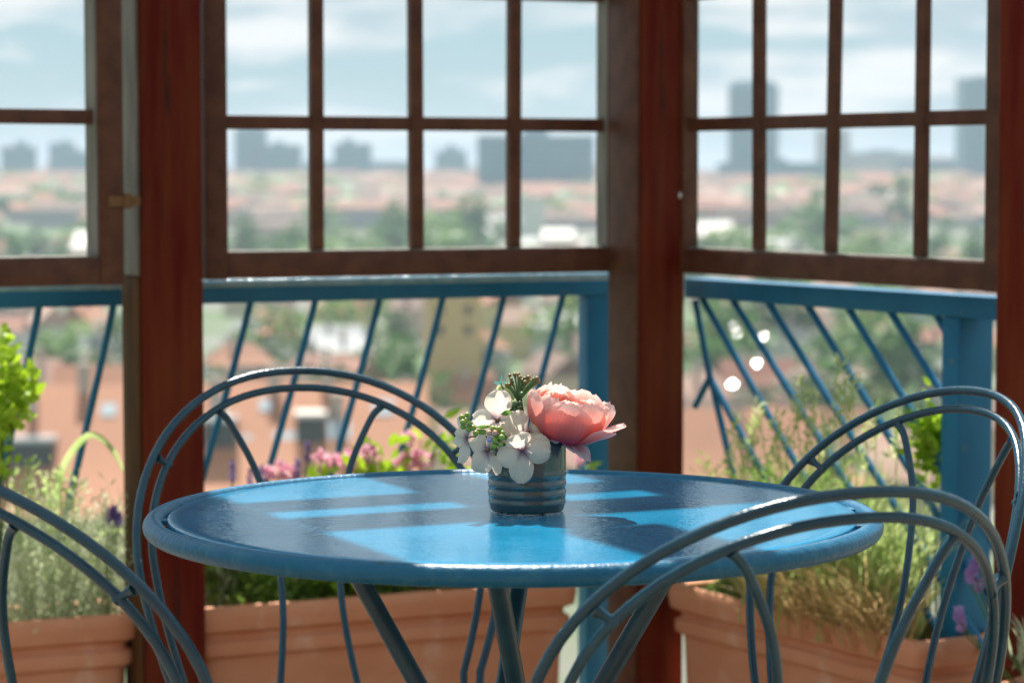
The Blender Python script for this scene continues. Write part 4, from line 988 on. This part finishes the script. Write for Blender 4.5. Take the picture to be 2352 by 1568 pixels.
# the near long orange roof at the left with its roof windows and dormers
t = house(gx(285, 243), 244, R(4), 54, 27, 13, 10.2, 'orange', 'cream', label='nearest house, long orange roof with pale skylights behind the left post', windows=True)
for px, py, w_, h_ in ((62, 1035, 3.0, 3.2), (118, 1026, 2.0, 2.4), (208, 1060, 2.4, 2.6), (512, 1028, 3.6, 3.6), (677, 1012, 4.0, 3.2), (779, 985, 2.2, 3.0), (560, 1012, 1.6, 2.2), (505, 940, 1.4, 1.8), (610, 925, 1.2, 1.6), (880, 930, 2.0, 2.2), (30, 930, 1.2, 1.6), (250, 935, 1.4, 1.8), (845, 1040, 2.6, 2.6)):
    # onto the near roof slope
    y_l, rise = -13.5 * 1.0, 10.2 / 13.5
    d = ray(px, py); rot = R(4); best = None
    for k in range(1200):
        Y = 225 + k * 0.02; p = Vector((0, 0, ZC)) + d * (Y / d.y); q = p - Vector((t.location.x, t.location.y, GZ))
        lx_ = q.x * math.cos(rot) + q.y * math.sin(rot); ly_ = -q.x * math.sin(rot) + q.y * math.cos(rot)
        if q.z - 13 < 10.2 * (1 + ly_ / 13.5) and -14.5 < ly_ < 0: best = (lx_, ly_); break
    if not best: continue
    bm = bmesh.new(); box(bm, -w_ / 2, w_ / 2, -h_ / 2, h_ / 2, 0.02, 0.25)
    o = obj('skylight', bm, M['skylight'], t, False); o.location = (best[0], best[1], 13 + 10.2 * (1 + best[1] / 13.5)); o.rotation_euler = (math.atan(10.2 / 13.5), 0, 0)
for lx_, ly_ in ((2.5, -1.0), (8.5, -2.2), (-4.0, -0.6), (14.0, -0.8), (20.0, -4.2), (19.0, -0.5), (-21.0, -1.2)):
    bm = bmesh.new(); box(bm, -0.55, 0.55, -0.5, 0.5, -1.2, 2.2); box(bm, -0.7, 0.7, -0.65, 0.65, 2.2, 2.5); o = obj('chimney', bm, M['chim'], t, False); o.location = (lx_, ly_, 13 + 10.2 * (1 + ly_ / 13.5))
for lx_, ly_, w_, m_ in ((9.0, -6.0, 3.0, 'skylight'), (17.5, -5.5, 2.6, 'white_roof'), (-13.9, -3.3, 2.6, 'white_roof'), (-8.2, -8.0, 4.2, 'skylight')):
    bm = bmesh.new(); box(bm, -w_ / 2, w_ / 2, -1.6, 2.2, -1.0, 1.5); d_ = obj('dormer', bm, M['winglass'], t, False); d_.location = (lx_, ly_, 13 + 10.2 * (1 + ly_ / 13.5))
    bm = bmesh.new(); box(bm, -w_ / 2 - 0.2, w_ / 2 + 0.2, -2.0, 2.4, 1.5, 1.9); obj('dormer_roof', bm, M[m_], d_, False)
# other near houses
house(gx(1690, 270), 270, R(-8), 17, 15, 12, 6.5, 'orange', 'cream', label='near orange-roofed house with glinting roof windows right of the corner post')
house(gx(1180, 300), 300, R(6), 17, 13, 10, 5.5, 'pink', 'cream', label='near faded pink roof behind the peony')
house(gx(1040, 420), 420, R(3), 9, 12, 26, 3.5, 'brown', 'yellow', True, 'narrow tall yellow house standing out below the middle handrail')
house(gx(690, 330), 330, R(10), 15, 11, 8, 5, 'orange', 'white', label='orange-roofed white house just above the back chair')
house(gx(560, 355), 365, R(-12), 12, 10, 9, 5, 'orange', 'pale pink', label='orange-roofed pale pink house left of the back chair top')
house(gx(1880, 330), 330, R(14), 13, 10, 8, 5, 'rust', 'white', label='rust-roofed white house above the tall grass')
house(gx(2110, 300), 300, R(-15), 14, 11, 8, 5, 'pink', 'grey', label='faded pink roof next to the blue rail post')
house(gx(120, 320), 320, R(-6), 15, 10, 9, 5, 'pink', 'pale pink', label='pale pink house over the long orange roof at left')
house(gx(230, 390), 390, R(8), 14, 10, 9, 5, 'orange', 'cream', label='orange-roofed cream house beside the left post')
house(gx(30, 400), 405, R(-10), 13, 10, 9, 5, 'pink', 'white', label='white house with faded pink roof by the lime green plant')
_trees = []
def crown_mesh(seed, m, cone=False):
    rr = random.Random(seed); bm = bmesh.new()
    lumps = []
    for _ in range(11):
        a, z = rr.uniform(0, 2 * PI), rr.uniform(0.25, 0.95); rad = 0.42 * math.sin(PI * min(1, (z * 0.85) + 0.1)) if not cone else 0.33 * (1.05 - z)
        lumps.append(Vector((rad * rr.uniform(0.3, 1) * math.cos(a), rad * rr.uniform(0.3, 1) * math.sin(a), z)))
    st = random.getstate(); random.seed(seed)
    for _ in range(420):
        c = rr.choice(lumps); s = 0.13 if not cone else 0.09
        v = Vector((rr.gauss(0, 1), rr.gauss(0, 1), rr.gauss(0, 1))).normalized()
        p = c + Vector((v.x, v.y, v.z * 0.8)) * s * rr.uniform(0.5, 1.1); leaf(bm, p, v + Vector((0, 0, -0.2)), rr.uniform(0.07, 0.12), rr.uniform(0.05, 0.09), bend=0.3, seg=1)
    random.setstate(st)
    return mesh_of(bm, 'crown', m, False)
def trunk_mesh():
    bm = bmesh.new(); tube(bm, [(0, 0, 0), (0.01, 0, 0.2), (0, 0.01, 0.45), (0.01, 0, 0.75)], [0.03, 0.024, 0.018, 0.006], 7)
    for a in (0.4, 2.4, 4.6): tube(bm, [(0, 0, 0.35), (0.12 * math.cos(a), 0.12 * math.sin(a), 0.5), (0.22 * math.cos(a), 0.22 * math.sin(a), 0.66)], [0.012, 0.009, 0.003], 5)
    return mesh_of(bm, 'trunk', M['bark'])
CR = [('dark green', 'round', crown_mesh(1, M['crown'])), ('dark green', 'round', crown_mesh(2, M['crown'])), ('light green', 'round', crown_mesh(3, M['crown_l'])), ('light green', 'round', crown_mesh(4, M['crown_l'])), ('dark green', 'conical', crown_mesh(5, M['crown'], True))]
TK = trunk_mesh()
def tree(x, y, s, k, label=None, wide=1.0):
    g_ = gz(x, y) - 0.2; t = empty('tree', (x, y, g_), crand.uniform(0, 6.28), None, 'tree', 'city trees below the terrace')
    c = link('crown', CR[k][2], t); c.scale = (s * wide, s * wide, s); u = link('trunk', TK, t); u.scale = (s, s, s)
    px, py = project((x, y, g_ + s * 0.7)); t['label'] = label or f'{CR[k][0]} {CR[k][1]} {"tall" if s > 17 else "smaller"} tree, {zone(px, py)}'
    return t
def hidden(px): return any(a - 10 < px < b + 10 for a, b in POSTS)
# distinct trees
for px, Y, s, k, wd, lab in ((940, 400, 17, 0, 0.9, 'dark green tree in the fourth gap of the middle railing, beside the yellow house'), (750, 395, 13, 0, 1.2, 'dark green tree above the top of the back chair'),
        (1312, 520, 22, 2, 1.0, 'yellow green tree left of the blue end post under the handrail'), (620, 520, 16, 2, 1.3, 'light green tree in the second gap of the middle railing'), (500, 400, 12, 0, 1.2, 'dark tree against the right side of the left post'),
        (1850, 290, 15, 0, 1.6, 'broad dark green tree behind the tall grass'), (1640, 480, 20, 0, 1.2, 'dark green tree at the top left of the right railing'), (2080, 430, 20, 0, 1.7, 'broad dark green tree at the right behind the last rods'),
        (2000, 520, 18, 2, 1.4, 'light green tree under the right handrail'), (1780, 560, 22, 0, 1.3, 'dark tree under the middle of the right handrail'), (100, 440, 13, 0, 2.6, 'wide dark green tree row under the left handrail'),
        (800, 620, 18, 2, 1.2, 'light green tree under the middle handrail'), (1890, 1150, 30, 0, 1.5, 'dark green tree in the second opening of the right window, beneath the long white roof'), (2070, 1500, 30, 4, 1.0, 'dark conical tree in the third opening of the right window'),
        (1700, 1000, 22, 2, 1.8, 'light green tree low in the first opening of the right window'), (1010, 1050, 27, 2, 1.3, 'light green tree low in the third opening of the middle window'), (1100, 1150, 30, 0, 1.3, 'big dark tree low in the third opening of the middle window'),
        (905, 1100, 28, 0, 1.1, 'dark tree low beside the second upright bar of the middle window'), (815, 1000, 22, 2, 1.2, 'light green tree low in the second opening of the middle window'), (680, 1000, 22, 0, 1.2, 'dark tree low beside the first upright bar of the middle window'), (555, 1050, 24, 0, 0.9, 'dark tree low at the left stile of the middle window')):
    tree(gx(px, Y), Y, s, k, lab, wd)
# rows of houses and trees stepping back to the plain
r = 292
while r < 1180:
    n = int(2520 / (14.5 * FPX / r)) + 1
    for i in range(n):
        px = -70 + 2500 * (i + crand.uniform(0.05, 0.95)) / n; Y = r * crand.uniform(0.96, 1.05)
        if hidden(px) or (r < 330 and px < 960): continue
        if crand.random() < (0.42 if r > 720 else 0.27):
            tree(gx(px, Y), Y, crand.uniform(7, 14) if r < 720 else crand.uniform(11, 19), crand.choice((0, 1, 1, 2, 3)), None, crand.uniform(0.9, 1.5)); continue
        roof = crand.choice(('orange', 'orange', 'pink', 'pink', 'rust', 'orange', 'brown', 'grey')); wall = crand.choice(('cream', 'white', 'pale pink', 'grey', 'yellow', 'cream', 'white'))
        house(gx(px, Y), Y, R(crand.choice((0, 0, 90, 90)) + crand.uniform(-25, 25)), crand.uniform(8, 15), crand.uniform(7, 10), crand.uniform(4, 9.5), crand.uniform(2.6, 4.4), roof, wall, crand.random() < 0.25, windows=r < 560)
    r *= 1.115
while r < 2250:
    n = int(2520 / (36 * FPX / r)) + 1
    for i in range(n):
        px = -70 + 2500 * (i + crand.uniform(0.05, 0.95)) / n; Y = r * crand.uniform(0.95, 1.06)
        if hidden(px): continue
        if crand.random() < 0.76: tree(gx(px, Y), Y, crand.uniform(11, 19), crand.choice((0, 1, 2, 3, 2, 4)), None, crand.uniform(1.2, 2.2))
        else: house(gx(px, Y), Y, R(crand.uniform(-25, 25)), crand.uniform(14, 34), 12, crand.uniform(5, 11), crand.uniform(3, 5), crand.choice(('orange', 'pink', 'brown', 'grey', 'grey')), crand.choice(('cream', 'white', 'grey', 'pale pink')), windows=False)
    r *= 1.13
# pale halls and flat blocks that catch the light
def block(name, label, px0, px1, ytop, Y, depth, mwall, mroof, cat='building', base=None, rz=0.0, bands=0):
    x0, x1 = gx(px0, Y), gx(px1, Y); zt = at((px0 + px1) / 2, ytop, Y).z
    t = empty(name, ((x0 + x1) / 2, Y, GZ), rz, label, cat); h = zt - GZ; w_ = (x1 - x0)
    bm = bmesh.new(); box(bm, -w_ / 2, w_ / 2, 0, depth, 0, h); obj('wall', bm, mwall, t, False)
    bm = bmesh.new(); box(bm, -w_ / 2 - 0.3, w_ / 2 + 0.3, -0.3, depth + 0.3, h + 0.01, h + 0.8); obj('roof', bm, mroof, t, False)
    if name != 'flat_block':
        rp_ = random.Random(int(px0)); a_ = w_ * rp_.uniform(-0.3, 0.05)
        bm = bmesh.new(); box(bm, a_, a_ + w_ * rp_.uniform(0.22, 0.36), depth * 0.2, depth * 0.7, h + 0.75, h + rp_.uniform(3, 6)); obj('roof_plant', bm, mroof, t, False)
    for k in range(bands):
        z = h * (k + 0.7) / bands; bm = bmesh.new(); box(bm, -w_ / 2 - 0.25, w_ / 2 + 0.25, -0.25, depth * 0.5, z - h / bands * 0.16, z + h / bands * 0.16); obj('storey_band', bm, M['tower_band'], t, False)
    return t
WR = M['white_roof']
def hall(label, px0, px1, y0, y1, Y):
    """long low hall with a white roof sloping towards the viewer"""
    x0, x1 = gx(px0, Y), gx(px1, Y); zt = at(px0, y0, Y).z; zb = at(px0, y1, Y).z
    t = empty('hall', ((x0 + x1) / 2, Y, GZ), 0, label, 'building'); w_ = x1 - x0; e = zb - GZ; rg = zt - GZ
    bm = bmesh.new(); box(bm, -w_ / 2, w_ / 2, -14, 14, 0, e - 0.1); obj('wall', bm, WALLS['pale pink'], t, False)
    bm = bmesh.new(); vs = [bm.verts.new(p) for p in ((-w_ / 2, -14.5, e), (w_ / 2, -14.5, e), (w_ / 2, 0, rg), (-w_ / 2, 0, rg), (-w_ / 2, 14.5, e), (w_ / 2, 14.5, e))]
    for q in ((0, 1, 2, 3), (3, 2, 5, 4), (0, 3, 4), (1, 5, 2)): bm.faces.new([vs[i] for i in q])
    obj('roof', bm, WR, t, False)
hall('long hall with bright white roof in the second opening of the right window', 1690, 1862, 440, 470, 1700)
hall('short hall with bright white roof beside the second upright bar of the right window', 1975, 2048, 440, 468, 1720)
hall('hall with white roof behind the left window near its right stile', 138, 206, 408, 436, 2300)
hall('white-roofed shed at the left foot of the right window', 1598, 1680, 508, 538, 1150)
hall('white-roofed shed low in the fourth opening of the middle window', 1245, 1318, 524, 548, 1060)
hall('small white shed low at the right of the left window', 175, 215, 530, 570, 1000)
block('flat_block', 'pale block in the fourth opening of the middle window, above the white shed', 1195, 1250, 455, 1300, 14, WALLS['white'], WR)
block('flat_block', 'wide reddish block under the long white roof in the right window', 1660, 1900, 478, 1500, 14, WALLS['pale pink'], ROOFS['pink'])
# skyline
TW, TB, SL = M['tower'], M['tower_band'], M['slab']
Yt = 2300
x0, x1 = gx(1671, Yt), gx(1786, Yt); rad = (x1 - x0) / 2; zt = at(1728, 197, Yt).z - GZ
t = empty('tower', ((x0 + x1) / 2, Yt, GZ), 0, 'round blue grey tower in the first opening of the right window', 'tower')
bm = bmesh.new(); lathe(bm, [(rad, 0), (rad, zt), (rad - 1, zt + 1), (rad - 4, zt + 1.2), (rad - 4, zt + 4), (0, zt + 4)], 40); obj('wall', bm, TW, t)
for k in range(22):
    z = 20 + (zt - 24) * k / 21; bm = bmesh.new(); tube(bm, [((rad + 0.1) * math.cos(2 * PI * j / 40), (rad + 0.1) * math.sin(2 * PI * j / 40), z) for j in range(40)], 0.5, 5, closed=True); obj('storey_band', bm, TB, t)
block('tower', 'blue grey tower cut by the right post in the last opening of the right window', 2208, 2330, 182, 2250, 40, TW, TB, 'tower', bands=24)
block('tower', 'beige slab tower behind the second upright bar of the right window', 1878, 1950, 300, 2600, 25, M['beige_slab'], M['beige_slab'], 'tower', bands=14)
block('tower', 'tall dark tower in the first lower opening of the middle window', 540, 610, 296, 2500, 30, TW, TB, 'tower', bands=14)
block('office_block', 'lower dark block joined to the tall tower in the middle window', 605, 690, 335, 2480, 30, SL, TB, bands=8)
block('office_block', 'square dark block in the second lower opening of the middle window', 768, 850, 332, 2500, 40, SL, TB, bands=9)
block('office_block', 'small dark block in the third lower opening of the middle window', 1000, 1072, 350, 2700, 40, SL, TB, bands=6)
block('office_block', 'dark round-shouldered block beside the small one in the middle window', 1020, 1055, 340, 2720, 30, SL, TB)
block('office_block', 'very wide grey slab block at the right of the middle window', 1097, 1364, 314, 1900, 30, SL, TB, bands=12)
block('office_block', 'dark blue block at the far left of the left window', 5, 75, 338, 2500, 30, SL, TB, bands=8)
block('office_block', 'grey block in the middle of the left window', 115, 165, 330, 2600, 30, SL, TB, bands=7)
block('office_block', 'blue grey block by the right stile of the left window', 160, 205, 352, 2500, 30, SL, TB, bands=6)
block('office_block', 'wide low blue block at the foot of the round tower', 1655, 1900, 376, 2100, 40, TB, SL, bands=0)
block('office_block', 'long grey block right of the beige tower in the right window', 1950, 2125, 352, 2700, 40, M['beige_slab'], TB, bands=6)
block('office_block', 'grey block with pale roof in front of the long grey one', 2060, 2240, 370, 2400, 40, SL, WR, bands=5)
block('office_block', 'low grey block behind the second opening of the middle window', 700, 960, 372, 2900, 40, SL, TB)
# far plain: nobody could count these
bm = bmesh.new()
for i_ in range(5200):
    Y = 1500 * (4.2 ** crand.random()); px = crand.uniform(-200, 2560)
    if i_ >= 2600: Y = 320 * (14 ** crand.random()); px = crand.choice((crand.uniform(-6500, -150), crand.uniform(2500, 8900)))
    x = gx(px, Y); wx, wy, h = crand.uniform(10, 40), 11, crand.uniform(5, 13); G_ = gz(x, Y) - 1
    if crand.random() < 0.03 and Y > 2300: h = crand.uniform(14, 24)
    mi = crand.choice((0, 1, 2, 2, 2, 3)); vs = box(bm, x - wx / 2, x + wx / 2, Y - wy / 2, Y + wy / 2, G_, G_ + h, mi=mi)
    rm_ = crand.choice((4, 5, 7, 7, 6, 6, 6)); v = [bm.verts.new(p) for p in ((x - wx / 2, Y - 7, G_ + h), (x + wx / 2, Y - 7, G_ + h), (x + wx / 2, Y, G_ + h + 4.5), (x - wx / 2, Y, G_ + h + 4.5), (x + wx / 2, Y + 7, G_ + h), (x - wx / 2, Y + 7, G_ + h))]
    for q in ((0, 1, 2, 3), (3, 2, 4, 5), (0, 3, 5), (1, 4, 2)): bm.faces.new([v[i] for i in q]).material_index = rm_
o = link('far_houses', mesh_of(bm, 'far_houses', [WALLS['white'], WALLS['cream'], WALLS['grey'], WALLS['pale pink'], ROOFS['orange'], ROOFS['pink'], ROOFS['brown'], ROOFS['rust']], False))
tag(o, 'mass of blurred far houses spread over the plain below the skyline', 'houses', None, 'stuff')
bm = bmesh.new()
for i_ in range(4200):
    Y = 1600 * (3.2 ** crand.random()); x = gx(crand.uniform(-200, 2560), Y); s = crand.uniform(8, 16)
    if i_ >= 2200: Y = 320 * (14 ** crand.random()); x = gx(crand.choice((crand.uniform(-6500, -150), crand.uniform(2500, 8900))), Y); s = crand.uniform(5, 11)
    blob(bm, (x, Y, gz(x, Y) + s * 0.45), s * 0.6, 1, crand.uniform(1, 2.4), 1, 0.9, mi=crand.choice((0, 0, 1)))
for v in bm.verts: v.co += Vector((noise.noise(v.co * 0.21), noise.noise(v.co * 0.21 + Vector((9, 0, 0))), noise.noise(v.co * 0.21 + Vector((0, 9, 0))))) * 3.5
o = link('far_trees', mesh_of(bm, 'far_trees', [M['crown'], M['crown_l']], False)); tag(o, 'far tree canopy between the houses of the plain', 'trees', None, 'stuff')
# roof windows that mirror the sun towards the terrace (the bright discs in the blur)
bpy.context.view_layer.update()
dg = bpy.context.evaluated_depsgraph_get(); dg.update()
def roof_hit(px, py):
    d = ray(px, py).normalized(); p = Vector((0, 0, ZC)) + d * 180
    for _ in range(40):
        ok, loc, nrm, idx, ob, mw = S.ray_cast(dg, p, d)
        if not ok: return None
        ob = ob.original if hasattr(ob, 'original') else ob
        if ob.name.split('.')[0] == 'roof' and ob.parent and ob.parent.get('category') == 'house' and nrm.y < 0.2: return loc, nrm, ob
        return None
for px, py, w_, lab in ((1680, 745, 0.50, 'brightest glinting roof window'), (1706, 782, 0.52, None), (1746, 755, 0.26, None), (1682, 882, 0.55, None), (1716, 882, 0.45, None), (1738, 835, 0.2, None)):
    hit = None
    for k in range(60):
        a_, r_ = k * 2.4, 2.6 * math.sqrt(k); hit = roof_hit(px + r_ * math.cos(a_), py + r_ * math.sin(a_))
        if hit: break
    if not hit: continue
    loc, nrm, rob = hit; hs = rob.parent
    n = ((Vector((0, 0, ZC)) - loc).normalized() + sv).normalized(); Mw = Matrix.Translation(loc + nrm * 0.22) @ n.to_track_quat('Z', 'Y').to_matrix().to_4x4()
    bm = bmesh.new(); box(bm, -w_ / 2 - .1, w_ / 2 + .1, -w_ / 2 - .1, w_ / 2 + .1, -0.5, 0.0); o = obj('roof_window', bm, M['winglass'], hs, False)
    hm_ = Matrix.Translation(hs.location) @ Matrix.Rotation(hs.rotation_euler.z, 4, 'Z'); o.matrix_local = hm_.inverted() @ Mw
    bm = bmesh.new(); box(bm, -w_ / 2, w_ / 2, -w_ / 2, w_ / 2, 0.004, 0.03); obj('pane', bm, M['glint'], o, False)

# ------------------------------------------------------------------ haze over the plain
hm = bpy.data.materials.new('haze'); hm.use_nodes = True; hn = hm.node_tree; hn.nodes.clear()
ho = hn.nodes.new('ShaderNodeOutputMaterial'); hv = hn.nodes.new('ShaderNodeVolumePrincipled')
hv.inputs['Color'].default_value = (0.72, 0.87, 1.0, 1); hv.inputs['Density'].default_value = 0.00019; hv.inputs['Anisotropy'].default_value = 0.0
hn.links.new(hv.outputs['Volume'], ho.inputs['Volume'])
bm = bmesh.new(); box(bm, -31000, 31000, -31000, 31000, GZ - 2.5, 92)
o = obj('haze', bm, hm, None, False); o['kind'] = 'stuff'

# look-alikes in one opening: say which one, counted from the left
_by = {}
for ob in list(bpy.data.objects):
    if ob.get('category') in ('house', 'tree'): _by.setdefault(ob['label'], []).append(ob)
for lab, obs in _by.items():
    if len(obs) < 2: continue
    obs.sort(key=lambda o: project(o.location)[0]); n = len(obs)
    names = ['left one', 'right one'] if n == 2 else ['left one', 'middle one', 'right one'] if n == 3 else [('first', 'second', 'third', 'fourth', 'fifth', 'sixth', 'seventh', 'eighth')[min(i, 7)] + ' from left' for i in range(n)]
    for o, nm in zip(obs, names): o['label'] = lab + ', ' + nm
